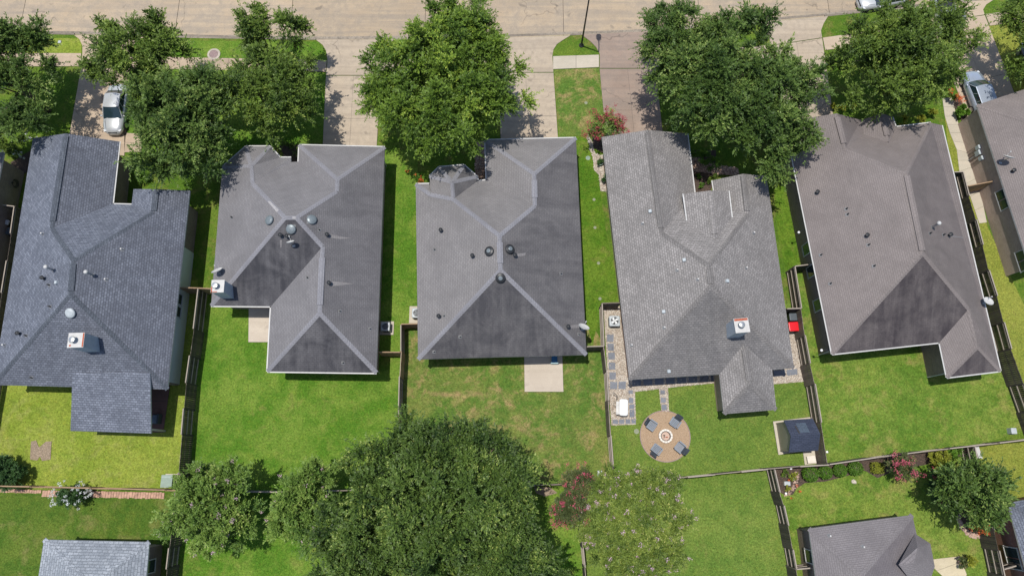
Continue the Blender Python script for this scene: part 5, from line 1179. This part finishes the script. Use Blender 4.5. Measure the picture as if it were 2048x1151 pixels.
tree('garden_shrub', 'low shrubs in shade by the upper left corner of the blue-grey house', [(30, 300, 20, .8, .6), (50, 285, 16, .8, .6), (8, 290, 18, .8, .6)], 'leaf_elm', cat='shrub', dens=500, leaf=.12, cr=(.2, .4), ntw=12, nleaf=8, trunk_r=.03, limbs=4, bloom='bloom_white', bloom_n=18, bloom_sz=.05)
tree('garden_shrub', 'green shrub between the white corner chimney house front and its driveway', [(575, 293, 13, .6, .5), (590, 298, 10, .5, .4)], 'leaf_elm', cat='shrub', dens=500, leaf=.11, cr=(.2, .4), ntw=12, nleaf=8, trunk_r=.02, limbs=3)
tree('garden_shrub', 'low green shrub by the narrow passage of the blue-grey house', [(283, 350, 16, .6, .5), (290, 335, 14, .6, .5)], 'leaf_shrub', cat='shrub', dens=500, leaf=.11, cr=(.2, .4), ntw=12, nleaf=8, trunk_r=.02, limbs=3)
tree('garden_shrub', 'small red flowering shrub at the left corner of the black dome house', [(833, 358, 9, .5, .4), (820, 350, 6, .4, .3)], 'leaf_shrub', cat='shrub', dens=500, leaf=.10, cr=(.2, .4), ntw=12, nleaf=8, trunk_r=.02, limbs=3, bloom='bloom_orange', bloom_n=10, bloom_sz=.05)

# ---------------------------------------------------------------- cars
def car(label, nose, tail, paint, L=4.7, Wd=1.82, H=1.46, kind='sedan', name='parked_car'):
    """nose, tail: world points on the ground giving place and heading (local +x is forward)"""
    c = (nose + tail) / 2; d = nose - tail; t = thing(name, label, 'car' if kind != 'pickup' else 'pickup truck', (c.x, c.y, ROAD_Z if 'street' in label else .035), math.atan2(d.y, d.x))
    hl, hw = L / 2, Wd / 2
    # body: stations along x with belt half width, belt height and crown height
    if kind == 'sedan':
        st = [(-1, .52, .60, .64), (-.97, .74, .78, .84), (-.88, .89, .90, .98), (-.7, .97, .93, 1.01), (-.4, 1, .94, .97), (0, 1, .93, .95), (.22, 1, .92, .97), (.45, .985, .86, .95), (.66, .95, .81, .88), (.80, .89, .75, .81), (.90, .78, .67, .72), (.965, .62, .58, .62), (1, .42, .48, .52)]
        gh = dict(b0=-.70, r0=-.42, r1=.10, b1=.46, rw=.72)
    elif kind == 'hatch':
        st = [(-1, .72, .60, .64), (-.98, .90, .95, 1.0), (-.9, .96, .98, 1.0), (-.6, 1, .98, 1.0), (0, 1, .97, 1.0), (.3, 1, .94, 1.0), (.5, .98, .88, .96), (.68, .94, .83, .90), (.82, .86, .76, .83), (.92, .74, .67, .73), (.97, .60, .58, .64), (1, .42, .50, .55)]
        gh = dict(b0=-.95, r0=-.84, r1=.10, b1=.44, rw=.76)
    else:
        st = [(-1, .94, .95, .96), (-.6, .97, .98, .99), (-.2, .98, 1.0, 1.0), (.1, .98, 1.02, 1.04), (.4, .98, 1.04, 1.08), (.7, .96, 1.02, 1.06), (.9, .92, .98, 1.0), (.98, .86, .85, .88), (1, .80, .70, .72)]
        gh = dict(b0=-.22, r0=-.16, r1=.20, b1=.42, rw=.80)
    g = G(); prof = []
    for x, w, zb, zc in st:
        w *= hw; prof.append([(x * hl, s * w * k, z) for s, k, z in ((-1, .90, .22), (-1, 1.0, .45), (-1, .985, zb * .82), (-1, .90, zb), (-1, .5, zc), (1, 0, zc + .015), (1, .5, zc), (1, .90, zb), (1, .985, zb * .82), (1, 1.0, .45), (1, .90, .22))])
    V = [p for r_ in prof for p in r_]; n = 11
    F = [(i * n + k, i * n + k + 1, (i + 1) * n + k + 1, (i + 1) * n + k) for i in range(len(prof) - 1) for k in range(n - 1)]
    F += [(i * n, (i + 1) * n, (i + 1) * n + n - 1, i * n + n - 1) for i in range(len(prof) - 1)]
    F += [tuple(range(n))[::-1], tuple((len(prof) - 1) * n + k for k in range(n))]
    body = mk('body', G().add(V, F), paint, parent=t, local=True, smooth=True)
    zb = 0.90 if kind == 'sedan' else .95 if kind == 'hatch' else 1.0
    zr = H
    b0, b1, r0, r1 = gh['b0'] * hl, gh['b1'] * hl, gh['r0'] * hl, gh['r1'] * hl; bw, rw = hw * .90, hw * gh['rw']
    def grid(fn, nu=7, nv=5):
        V = [fn(i / nu, j / nv) for i in range(nu + 1) for j in range(nv + 1)]
        return V, [(i * (nv + 1) + j, (i + 1) * (nv + 1) + j, (i + 1) * (nv + 1) + j + 1, i * (nv + 1) + j + 1) for i in range(nu) for j in range(nv)]
    bow = lambda v: 1 - (2 * v - 1) ** 2
    def ws(u, v): y = (2 * v - 1); x = b1 + (r1 - b1) * u + .14 * bow(v) * (1 - .4 * u); return (x, y * (bw * .94 + (rw * .96 - bw * .94) * u), zb - .02 + (zr - .05 - zb) * u + .03 * bow(v) * u)
    def rw_(u, v): y = (2 * v - 1); x = b0 + (r0 - b0) * u - .10 * bow(v) * (1 - .4 * u); return (x, y * (bw * .90 + (rw * .94 - bw * .90) * u), zb - .0 + (zr - .07 - zb) * u)
    def roof(u, v): y = (2 * v - 1); x = r0 + (r1 - r0) * u; e = (.14 * (1 - .4) * bow(v) if False else 0); return (x + (.085 * bow(v)) * (u * 2 - 1) * .9, y * rw, zr - .05 + .055 * bow(v) + .03 * math.sin(math.pi * u))
    V, F = grid(roof); mk('roof_panel', G().add(V, F), paint, parent=t, local=True, smooth=True)
    V, F = grid(ws, 5, 6); w = mk('windscreen', G().add(V, F), M['car_glass'], parent=t, local=True, smooth=True)
    V, F = grid(rw_, 4, 6); mk('rear_window', G().add(V, F), M['car_glass'], parent=t, local=True, smooth=True)
    for s in (-1, 1):
        pts = [(b0 + .12, s * bw * .985, zb - .02), (b1 - .10, s * bw * .985, zb - .04), (r1 - .02, s * (rw + .012), zr - .07), (r0 + .02, s * (rw + .012), zr - .08)]
        mk('side_window', G().add(pts, [(0, 1, 2, 3) if s < 0 else (3, 2, 1, 0)]), M['car_glass'], parent=t, local=True)
        gp = G()                                         # pillars and door frames
        for f in (.0, .34, .66, 1.0):
            a = Vector(pts[0]).lerp(Vector(pts[1]), f) ; b_ = Vector(pts[3]).lerp(Vector(pts[2]), f)
            gp.tube([a + Vector((0, s * .008, 0)), b_ + Vector((0, s * .008, 0))], .035 if f in (0, 1) else .022, 5)
        gp.tube([Vector(pts[3]), Vector(pts[2])], .04, 5)
        mk('pillars', gp, paint, parent=t, local=True)
        mx = b1 - .25
        mk('mirror', G().rbox((mx, s * (hw + .07), zb + .02), (.13, .17, .11), .04), paint, parent=t, local=True)
        for x in (-.60, .62):
            wx = x * hl; R0 = .33 if kind != 'pickup' else .39; yy = s * (hw - .10)
            wh = mk('wheel', G().lathe((wx, yy, R0), [(.01, -.10), (R0 - .03, -.10), (R0, -.07), (R0, .07), (R0 - .03, .10), (.01, .10)], 22, axis=(0, s, 0)), M['tyre'], parent=t, local=True)
            mk('rim', G().lathe((wx, yy, R0), [(.01, .10), (R0 * .62, .105), (R0 * .66, .112), (.01, .112)], 16, axis=(0, s, 0)), M['rim'], parent=wh, local=True)
        mk('headlight', G().rbox((hl * .875, s * hw * .66, .64 if kind != 'pickup' else .86), (.26, .30, .13), .05, rot=-s * .5), M['lamp_clear'], parent=t, local=True)
        mk('tail_light', G().rbox((-hl * .915, s * hw * .74, .74 if kind == 'sedan' else .86), (.20, .24, .16 if kind == 'sedan' else .28), .05, rot=s * .5), M['lamp_red'], parent=t, local=True)
    mk('grille', G().rbox((hl * .965, 0, .56 if kind != 'pickup' else .78), (.10, Wd * .42, .16), .03), M['dark_metal'], parent=t, local=True)
    mk('number_plate', G().box((hl + .005, 0, .42), (.02, .42, .12)), M['white'], parent=t, local=True)
    g = G()
    for y in (-.42, .42): g.tube([(b1 + .12, y * Wd * .8, zb + .015), (hl * .84, y * Wd * .66, .82 if kind == 'sedan' else .86)], .008, 4)
    mk('bonnet_seam', g, M['dark_metal'], parent=t, local=True)
    if kind == 'hatch': mk('aerial', G().tube([(r0 + .35, 0, zr + .02), (r0 + .15, 0, zr + .14)], .02, 6), M['black'], parent=t, local=True)
    if kind == 'pickup': mk('cargo_bed', G().box((-.62 * hl, 0, .995), (.70 * hl, Wd * .78, .03)), M['dark_metal'], parent=t, local=True)
    return t
n_ = P(233, 274); t_ = n_ + Vector((-.03, 4.7, 0)); car('white sedan parked nose down on the pink driveway by the blue-grey house', n_, t_, M['paint_white'])
a_, b_ = P(1930.5, 150), P(1966, 246); d_ = (a_ - b_).normalized()
car('silver hatchback half under the roof edge of the brick house at the right', a_, a_ - d_ * 4.4, M['paint_silver'], L=4.4, Wd=1.8, H=1.52, kind='hatch')
a_ = P(1711, 12); car('white car parked along the street kerb cut by the top edge', a_ + Vector((.05, -.05, 0)), a_ + Vector((4.65, .9, 0)), M['paint_white'], kind='sedan')
a_, b_ = P(1905, 22), P(1932, 112); d_ = (b_ - a_).normalized()
car('white pickup truck almost hidden under the wide dark street tree', b_ + Vector((-1.15, .5, 0)), b_ + Vector((-1.15, .5, 0)) - d_ * 5.3, M['paint_white'], L=5.3, Wd=1.9, H=1.8, kind='pickup', name='pickup_truck')
a_, b_ = P(2044, 92), P(2075, 180); d_ = (b_ - a_).normalized()
car('dark grey car in shade under the tree at the top right corner', a_, a_ + d_ * 4.4, M['paint_dark'], L=4.4, H=1.46)

# ---------------------------------------------------------------- street lamp, equipment, furniture
b = P(1162.7, 91.5); LH = 9.9
lamp = thing('street_lamp', 'tall dark street lamp pole on the half round grass verge', 'street lamp', b)
mk('pole', G().tube([b, b + Vector((0, 0, 4)), b + Vector((0, 0, LH))], [.085, .068, .05], 10), M['dark_metal'], parent=lamp, smooth=True)
mk('base_plate', G().lathe(b, [(.22, 0), (.22, .10), (.15, .16), (.1, .3)], 14), M['dark_metal'], parent=lamp)
tp = b + Vector((0, 0, LH))
mk('arm', G().tube([tp - Vector((0, 0, .1)), tp + Vector((0, .5, .12)), tp + Vector((0, 1.15, .15))], [.055, .05, .045], 8), M['dark_metal'], parent=lamp)
hd = tp + Vector((0, 1.5, .15)); mk('lamp_head', G().tube([hd - Vector((0, .4, 0)), hd - Vector((0, .2, 0)), hd + Vector((0, .15, 0)), hd + Vector((0, .38, 0))], [.08, .21, .24, .10], 10), M['dark_metal'], parent=lamp, smooth=True)
def ac_unit(label, px, py, s=.82, fan='light', z=.0, pad=1.1):
    p = P(px, py, .8); t = thing('air_conditioner', label, 'air conditioner', (p.x, p.y, 0))
    mk('concrete_pad', G().box((p.x, p.y, .045), (pad, pad, .09)), M['walk'], parent=t)
    mk('casing', G().rbox((p.x, p.y, .43), (s, s, .68), .10, n=4), M['box_grey'], parent=t)
    g = G()
    for k in range(9): g.lathe((p.x, p.y, .14 + k * .065), [(s * .0, 0)], 3) if False else g.box((p.x, p.y, .15 + k * .065), (s + .012, s - .25, .018)).box((p.x, p.y, .15 + k * .065), (s - .25, s + .012, .018))
    mk('louvres', g, M['dark_metal'], parent=t)
    f = mk('fan_recess', G().lathe((p.x, p.y, .772), [(s * .36, 0), (s * .36, .012), (0, .012)], 24), M['black'], parent=t)
    g = G()
    for k in range(4):
        a = k * math.pi / 2 + .5; q = [(0, 0), (s * .33, -.09), (s * .33, .10), (.08, .08)]
        g.prism([(p.x + x * math.cos(a) - y * math.sin(a), p.y + x * math.sin(a) + y * math.cos(a)) for x, y in q], .787, .795)
    mk('fan_blades', g, M['metal' if fan == 'light' else 'grey_plastic'], parent=f)
    g = G()
    for r_ in (.12, .22, .31, .37):
        rr = s * r_ / .37 * .37; g.tube([(p.x + rr * math.cos(q), p.y + rr * math.sin(q), .81) for q in [2 * math.pi * i / 20 for i in range(21)]], .005, 4)
    mk('fan_guard', g, M['box_grey'], parent=f)
ac_unit('air conditioner with shiny fan on the gravel yard of the light grey house', 1229.5, 641, .86)
ac_unit('air conditioner in shade at the right wall of the grey dome vent house', 770.5, 652, .72, 'dark')
ac_unit('air conditioner half under the left eave of the black dome vent house', 833.5, 625, .8, 'dark', pad=1.4)
def wheeled_bin(label, px, py, mat, rot=0.0, s=(.62, .62, 1.0), z=1.0):
    p = P(px, py, z); t = thing('wheeled_bin', label, 'wheeled bin', (p.x, p.y, 0), rot)
    mk('bin_body', G().box((0, 0, .48), (s[0] * .86, s[1] * .86, .90), taper=1.12), M['black'], parent=t, local=True)
    mk('lid', G().rbox((0, 0, .98), (s[0], s[1], .12), .07), M[mat], parent=t, local=True)
    mk('handle', G().tube([(-.22, s[1] * .52, .95), (-.22, s[1] * .6, .97), (.22, s[1] * .6, .97), (.22, s[1] * .52, .95)], .018), M['black'], parent=t, local=True)
    for x in (-.24, .24): mk('wheel', G().lathe((x, s[1] * .40, .12), [(.01, -.03), (.12, -.03), (.12, .03), (.01, .03)], 14, axis=(1, 0, 0)), M['tyre'], parent=t, local=True)
    return t
wheeled_bin('square bin with a glossy red lid beside the light grey house', 1587.5, 652.5, 'red_plastic', R(3), (.78, .74, 1.0))
wheeled_bin('dark bin just above the red lidded bin', 1586, 633.5, 'grey_plastic', R(2), (.60, .60, 1.0), .95)
wheeled_bin('grey bin, lower of the pair beside the far left brick house', 19, 462, 'grey_plastic', R(-12), (.55, .6, 1.0))
wheeled_bin('pale lidded bin, upper of the pair beside the far left brick house', 13, 444, 'offwhite', R(-12), (.4, .4, .9))
# blue cooler on the patio edge
p = P(1109, 719, .45); t = thing('cooler_box', 'blue box with pale turquoise front rim on the patio under the eave', 'cooler', (p.x, p.y, 0))
mk('cooler_body', G().rbox((0, .12, .24), (.46, .62, .44), .05), M['blue_plastic'], parent=t, local=True)
M['aqua'] = mat_plain('aqua_rim', (.42, .62, .64), .3)
mk('rim', G().rbox((0, -.22, .36), (.62, .16, .14), .05), M['aqua'], parent=t, local=True)
mk('lid', G().rbox((0, .12, .475), (.42, .56, .05), .04), M['blue_plastic'], parent=t, local=True)
# white covered tub on its stand
p = P(1247, 814, .8); t = thing('covered_grill', 'long white rounded lid of a grill on its stand in the gravel yard', 'grill', (p.x, p.y, 0), R(-3))
mk('lid', G().rbox((0, 0, .80), (.68, 1.28, .30), .17, n=5), M['white_plastic'], parent=t, local=True)
mk('cabinet', G().box((0, 0, .35), (.52, 1.08, .62)), M['box_grey'], parent=t, local=True)
mk('side_shelf', G().box((-.44, -.05, .62), (.20, 1.0, .03)), M['offwhite'], parent=t, local=True)
mk('handle', G().tube([(-.52, .62, .6), (-.5, .75, .85), (-.62, .95, 1.0), (-.85, 1.08, 1.0)], .022), M['dark_metal'], parent=t, local=True)
for y in (-.42, .1, .4): mk('hook', G().tube([(-.55, y, .64), (-.74, y + .02, .60)], .014), M['dark_metal'], parent=t, local=True)
for x in (-.2, .2):
    for y in (-.5, .5): mk('leg', G().tube([(x, y, 0), (x, y, .08)], .05), M['black'], parent=t, local=True)
# fire pit
c = seat_c; t = thing('fire_pit', 'round stone fire pit at the middle of the tan gravel circle', 'fire pit', (c.x, c.y, .03))
for k in range(14):
    a, b = 2 * math.pi * k / 14 + .02, 2 * math.pi * (k + 1) / 14 - .02
    q = [(c.x + r_ * math.cos(x), c.y + r_ * math.sin(x)) for r_, x in ((.38, a), (.53, a), (.53, (a + b) / 2), (.53, b), (.38, b), (.38, (a + b) / 2))]
    mk('ring_stone', G().prism(q, .03, .30 + rnd.uniform(-.004, .004)), M['ring_stone'], parent=t)
mk('steel_liner', G().lathe((c.x, c.y, .03), [(.375, 0), (.375, .31), (.335, .31), (.335, .0)], 32), M['dark_metal'], parent=t)
mk('ash_bed', G().lathe((c.x, c.y, .03), [(.33, 0), (.33, .12), (.0, .13)], 24), M['pebble_pink'], parent=t)
for k, (x, y, a) in enumerate(((-.12, .06, .3), (-.1, -.06, 1.2), (.08, -.08, 0.1))): mk('log', G().tube([(c.x + x - .09 * math.cos(a), c.y + y - .09 * math.sin(a), .2), (c.x + x + .09 * math.cos(a), c.y + y + .09 * math.sin(a), .2)], .035), M['bark' if k < 2 else 'rust'], parent=t)
# patio chairs
def make_chair(label, px, py):
    p = P(px, py, .4); d = c - p; rot = math.atan2(d.y, d.x)
    t = thing('patio_chair', label, 'patio chair', (p.x, p.y, .03), rot, 'grey chairs round the fire pit')
    for k in range(6): mk('seat_slat', G().box((-.20 + .105 * k, 0, .36 + .012 * k), (.085, .56, .025)), M['seat_grey'], parent=t, local=True)
    for k in range(5):
        y = -.22 + .11 * k; mk('back_slat', G().add([(-.24, y - .048, .36), (-.24, y + .048, .36), (-.58, y + .052, .90 + .03 * (2 - abs(k - 2))), (-.58, y - .052, .90 + .03 * (2 - abs(k - 2))), (-.265, y - .048, .35), (-.265, y + .048, .35), (-.605, y + .052, .89 + .03 * (2 - abs(k - 2))), (-.605, y - .052, .89 + .03 * (2 - abs(k - 2)))],
           [(0, 1, 2, 3), (7, 6, 5, 4), (0, 3, 7, 4), (1, 5, 6, 2), (2, 6, 7, 3), (0, 4, 5, 1)]), M['seat_dark'], parent=t, local=True)
    for s in (-1, 1):
        mk('armrest', G().box((.02, s * .34, .56), (.62, .10, .025)), M['seat_grey'], parent=t, local=True)
        mk('leg', G().box((.30, s * .31, .27), (.05, .05, .54)), M['seat_dark'], parent=t, local=True)
        mk('leg', G().box((-.26, s * .31, .27), (.05, .05, .54)), M['seat_dark'], parent=t, local=True)
    mk('back_rail', G().box((-.45, 0, .68), (.03, .58, .06)), M['seat_dark'], parent=t, local=True)
    return t
make_chair('grey slatted chair upper left of the fire pit', 1302.5, 849.5)
make_chair('grey slatted chair upper right of the fire pit', 1350, 844)
make_chair('grey slatted chair lower left of the fire pit', 1312.5, 898.5)
make_chair('grey slatted chair lower right of the fire pit', 1360, 894.5)
# garden shed
bl, tl = P(1560, 901), P(1551.5, 846.5); ex = Vector((1, .0, 0)); fw = (tl - bl); D_ = fw.length; fw.normalize(); rt = Vector((fw.y, -fw.x, 0)); SW = 2.0
t = thing('garden_shed', 'small shed with dark navy gable roof on a pale concrete pad', 'shed', ((bl + tl) / 2 + rt * SW / 2))
def sp(u, v, z): q = bl + rt * (SW * u) + fw * (D_ * v); return (q.x, q.y, z)
hw_, hr = 1.95, 2.75
g = G().add([sp(0, 0, .09), sp(1, 0, .09), sp(1, 1, .09), sp(0, 1, .09), sp(0, 0, hw_), sp(1, 0, hw_), sp(1, 1, hw_), sp(0, 1, hw_), sp(0, .5, hr - .06), sp(1, .5, hr - .06)],
            [(0, 1, 5, 4), (2, 3, 7, 6), (3, 0, 4, 8, 7), (1, 2, 6, 9, 5)])
mk('wall', g, M['siding_tan'], parent=t, uv=True)
for v0, lab in ((-.07, None), (1.07, None)):
    zz = hw_ - .03
    q = [sp(-.05, v0, zz), sp(1.05, v0, zz), sp(1.05, .5, hr), sp(-.05, .5, hr)]
    g = G().add(q + [(x, y, z - .06) for x, y, z in q], [(0, 1, 2, 3) if v0 < .5 else (3, 2, 1, 0), (4, 5, 1, 0), (5, 6, 2, 1), (7, 4, 0, 3), (7, 6, 5, 4)])
    rf = mk('roof', g, M['shingle_navy'], parent=t, uv=True)
q = [sp(.34, .58, 0), sp(.70, .58, 0), sp(.70, .93, 0), sp(.34, .93, 0)]
zz = lambda v: hr + (hw_ - .03 - hr) * (v - .5) / .57 + .02
M['shingle_navy2'] = mat_shingle('shingle_navy_faded', (.07, .095, .13), (.09, .12, .16), tab=.4, seed=15)
mk('faded_shingle_patch', G().add([(q[0][0], q[0][1], zz(.58)), (q[1][0], q[1][1], zz(.58)), (q[2][0], q[2][1], zz(.93)), (q[3][0], q[3][1], zz(.93))], [(0, 1, 2, 3)]), M['shingle_navy2'], parent=rf, uv=True)
a, b = Vector(sp(.27, .84, zz(.84) + .03)), Vector(sp(.30, .56, zz(.56) + .03)); mk('roof_batten', G().tube([a, b], .03, 5), M['wood_grey'], parent=rf)
mk('corner_trim', G().box((bl.x, bl.y, 1.0), (.08, .08, 1.8)).box((tl.x, tl.y, 1.0), (.08, .08, 1.8)), M['siding_tan'], parent=t)
# low box on the small slab
p = P(1623, 918, .3); t = thing('storage_box', 'low beige box on the small slab below the navy roofed shed', 'box', (p.x, p.y, .05), R(6))
mk('box_body', G().box((0, 0, .12), (.60, .48, .24)), M['ring_stone'], parent=t, local=True); mk('lid', G().box((0, 0, .26), (.64, .52, .03)), M['ring_stone'], parent=t, local=True)
# utility cabinets and boxes
p = P(333, 961, .8); t = thing('utility_cabinet', 'pale green utility cabinet in the corner of the lime lawn', 'utility cabinet', (p.x, p.y, 0))
mk('cabinet_body', G().box((p.x, p.y, .36), (.78, .86, .72)), M['box_green'], parent=t)
q = [(p.x - .42, p.y + .45), (p.x + .42, p.y + .45), (p.x + .42, p.y - .47), (p.x - .42, p.y - .47)]
mk('lid', G().prism(q[::-1], .73, .80), M['box_green'], parent=t)
mk('hinge_strip', G().box((p.x, p.y + .30, .808), (.80, .03, .012)), M['box_grey'], parent=t)
mk('plinth', G().box((p.x, p.y, .05), (.95, 1.02, .10)), M['walk'], parent=t)
def small_box(label, px, py, s, h, mat, z=None):
    p = P(px, py, h); t = thing('utility_box', label, 'utility box', (p.x, p.y, 0))
    mk('casing', G().rbox((0, 0, h / 2), (s[0], s[1], h), .04), M[mat], parent=t, local=True)
    mk('lid', G().rbox((0, 0, h + .015), (s[0] * .86, s[1] * .86, .03), .04), M['box_grey'], parent=t, local=True)
small_box('small grey utility box left of the lilac flowering tree', 1200, 946.5, (.36, .46), .35, 'offwhite')
small_box('small grey utility box at the right end of the warm green yard', 2028.5, 861, (.42, .46), .5, 'box_grey')
small_box('white topped utility box in the mulch corner by the dark fence', 1575, 966, (.46, .32), .3, 'white')
small_box('tiny dark access box in the yellow green verge strip at top left', 119, 84, (.3, .3), .06, 'mauve')
def ground_light(label, px, py, mat='white_plastic', r=.09, h=.10, name='solar_light', cat='garden light'):
    p = P(px, py); t = thing(name, label, cat, (p.x, p.y, 0))
    mk('stake', G().tube([(0, 0, 0), (0, 0, h)], .015), M['dark_metal'], parent=t, local=True)
    mk('lamp_cap', G().lathe((0, 0, h), [(r, -.02), (r, .01), (r * .5, .04), (0, .05)], 14), M[mat], parent=t, local=True)
ground_light('small white garden light below the white topped utility box', 1571, 986)
ground_light('small white garden light at the foot of the yellow green corner shrub', 1586.5, 957.5)
ground_light('small white garden light on the back fence corner mulch', 1581, 936)
ground_light('small white garden light against the fence beside the shed slab', 1653, 903)
def cover(label, px, py, r=.13, mat='cover_dull'):
    p = P(px, py); t = thing('drain_cover', label, 'drain cover', (p.x, p.y, .0))
    mk('cover_plate', G().lathe((0, 0, .0), [(r, 0), (r, .022), (r * .8, .028), (0, .028)], 16), M[mat], parent=t, local=True)
M['cover_dull'] = mat_plain('cover_dull', (.22, .24, .16), .7)
cover('upper small round drain cover in the vivid side lawn', 1188, 399); cover('second small round drain cover in the vivid side lawn', 1190, 455); cover('third small round drain cover in the vivid side lawn', 1197, 526); cover('lowest small round drain cover in the vivid side lawn', 1200, 597)
cover('pale round cover in the dry strip between two driveways', 1172, 206, .14); cover('greenish cover by the gravel bed corner', 1176, 316, .2, 'box_green'); cover('dark round cover left of the fire pit circle', 1273, 862, .2)
# security lights on long brackets off the brown grey house
for (x, y, x2, y2, lab) in ((1597.5, 464.5, 1609, 459, 'small white lamp on a bracket off the upper left wall of the brown grey house'), (1643, 700, 1660, 699, 'small white lamp on a bracket off the brown grey house near its lower corner')):
    p, q = P(x, y, 2.3), P(x2, y2, 2.6); t = thing('wall_lamp', lab, 'wall lamp', q)
    mk('bracket', G().tube([q, p], .025), M['dark_metal'], parent=t); mk('lamp_globe', G().lathe(p - Vector((0, 0, .08)), [(.03, 0), (.10, .05), (.10, .12), (.04, .18), (0, .18)], 12), M['white_plastic'], parent=t)
# hose, planters, pots, rocks, bench
p = P(27, 366, 1.1); t = thing('hose_reel', 'coiled black hose hanging on the far left brick wall', 'hose', (p.x, p.y, 1.0))
g = G()
for k in range(5): rr = .24 + .03 * k; g.tube([(.03 * k, rr * math.cos(a), rr * math.sin(a)) for a in [2 * math.pi * i / 20 for i in range(21)]], .016, 5)
mk('hose_coil', g, M['black'], parent=t, local=True); mk('hook', G().box((0, 0, .2), (.2, .06, .06)), M['dark_metal'], parent=t, local=True)
def pot(label, px, py, h, r, mat, leafmat, s):
    p = P(px, py); t = thing('potted_plant', label, 'potted plant', (p.x, p.y, .035))
    mk('pot', G().lathe((0, 0, 0), [(r * .7, 0), (r, h), (r * 1.08, h), (r * 1.08, h + .03), (r * .9, h + .03), (r * .85, h - .04), (0, h - .04)], 18), M[mat], parent=t, local=True)
    C, D, N, L, Wd, tn, cl = crown([(p.x, p.y, h + s * .7, s, s * .8)], 900, .16, cr=(.12, .25), ntw=6, nleaf=6)
    leaf_mesh('leaves', C, D, N, L, Wd, tn, M[leafmat], t)
pot('yellow leaved potted plant on the corner of the tan patio', 1928, 1119, .35, .2, 'rust', 'leaf_yellow', .36)
pot('dull red potted plant on the tan patio beside the yellow one', 1917, 1122, .3, .2, 'mauve', 'leaf_red', .3)
pot('dark leaved urn on the gravel bed left of the light grey house', 1200, 330, .4, .2, 'box_green', 'leaf_dark', .22)
pot('small potted plant lower on the gravel bed left of the light grey house', 1208, 362, .3, .16, 'box_grey', 'leaf_dark', .2)
pot('white pot with pale flowers against the sunlit brick wall', 1952, 330, .35, .2, 'white', 'bloom_white', .3)
for k, (x, y, s, lab) in enumerate(((1203, 334, .26, 'pale green ornament stone in the gravel bed'), (1205, 312, .16, 'small white rock at the corner of the light grey house'), (1708, 963, .22, 'lone pale rock on the lawn below the clipped shrubs'))):
    p = P(x, y); t = thing('rock', lab, 'rock', (p.x, p.y, 0)); g = G()
    g.lathe((0, 0, 0), [(s, 0), (s * .95, s * .3), (s * .6, s * .62), (0, s * .7)], 7); g.V = [(v[0] * rnd.uniform(.75, 1.2), v[1] * rnd.uniform(.6, 1.1), v[2]) for v in g.V]
    mk('stone', g, M['stone_rock'], parent=t, local=True)
# white bench slab beside the fence at the far right lawn
p = P(1957, 904, .4); t = thing('garden_bench', 'white narrow bench against the fence of the yellow green lawn', 'bench', (p.x, p.y, 0), R(-80))
mk('seat', G().box((0, 0, .42), (.95, .28, .05)), M['white'], parent=t, local=True)
for x in (-.38, .38): mk('leg', G().box((x, 0, .2), (.06, .24, .40)), M['white'], parent=t, local=True)
# patio furniture under the blue-grey house's porch
p = P(318, 838, .0); t = thing('patio_sofa', 'dark patio sofa on the red patio beside the blue-grey porch roof', 'sofa', (p.x, p.y, .035), R(0))
mk('seat', G().rbox((0, 0, .28), (.62, .75, .26), .06), M['seat_dark'], parent=t, local=True); mk('backrest', G().rbox((.26, 0, .5), (.14, .75, .5), .05), M['seat_dark'], parent=t, local=True)
mk('cushion', G().rbox((-.06, 0, .44), (.46, .62, .10), .05), M['seat_grey'], parent=t, local=True)
for x in (-.25, .25):
    for y in (-.3, .3): mk('leg', G().box((x, y, .08), (.05, .05, .16)), M['black'], parent=t, local=True)
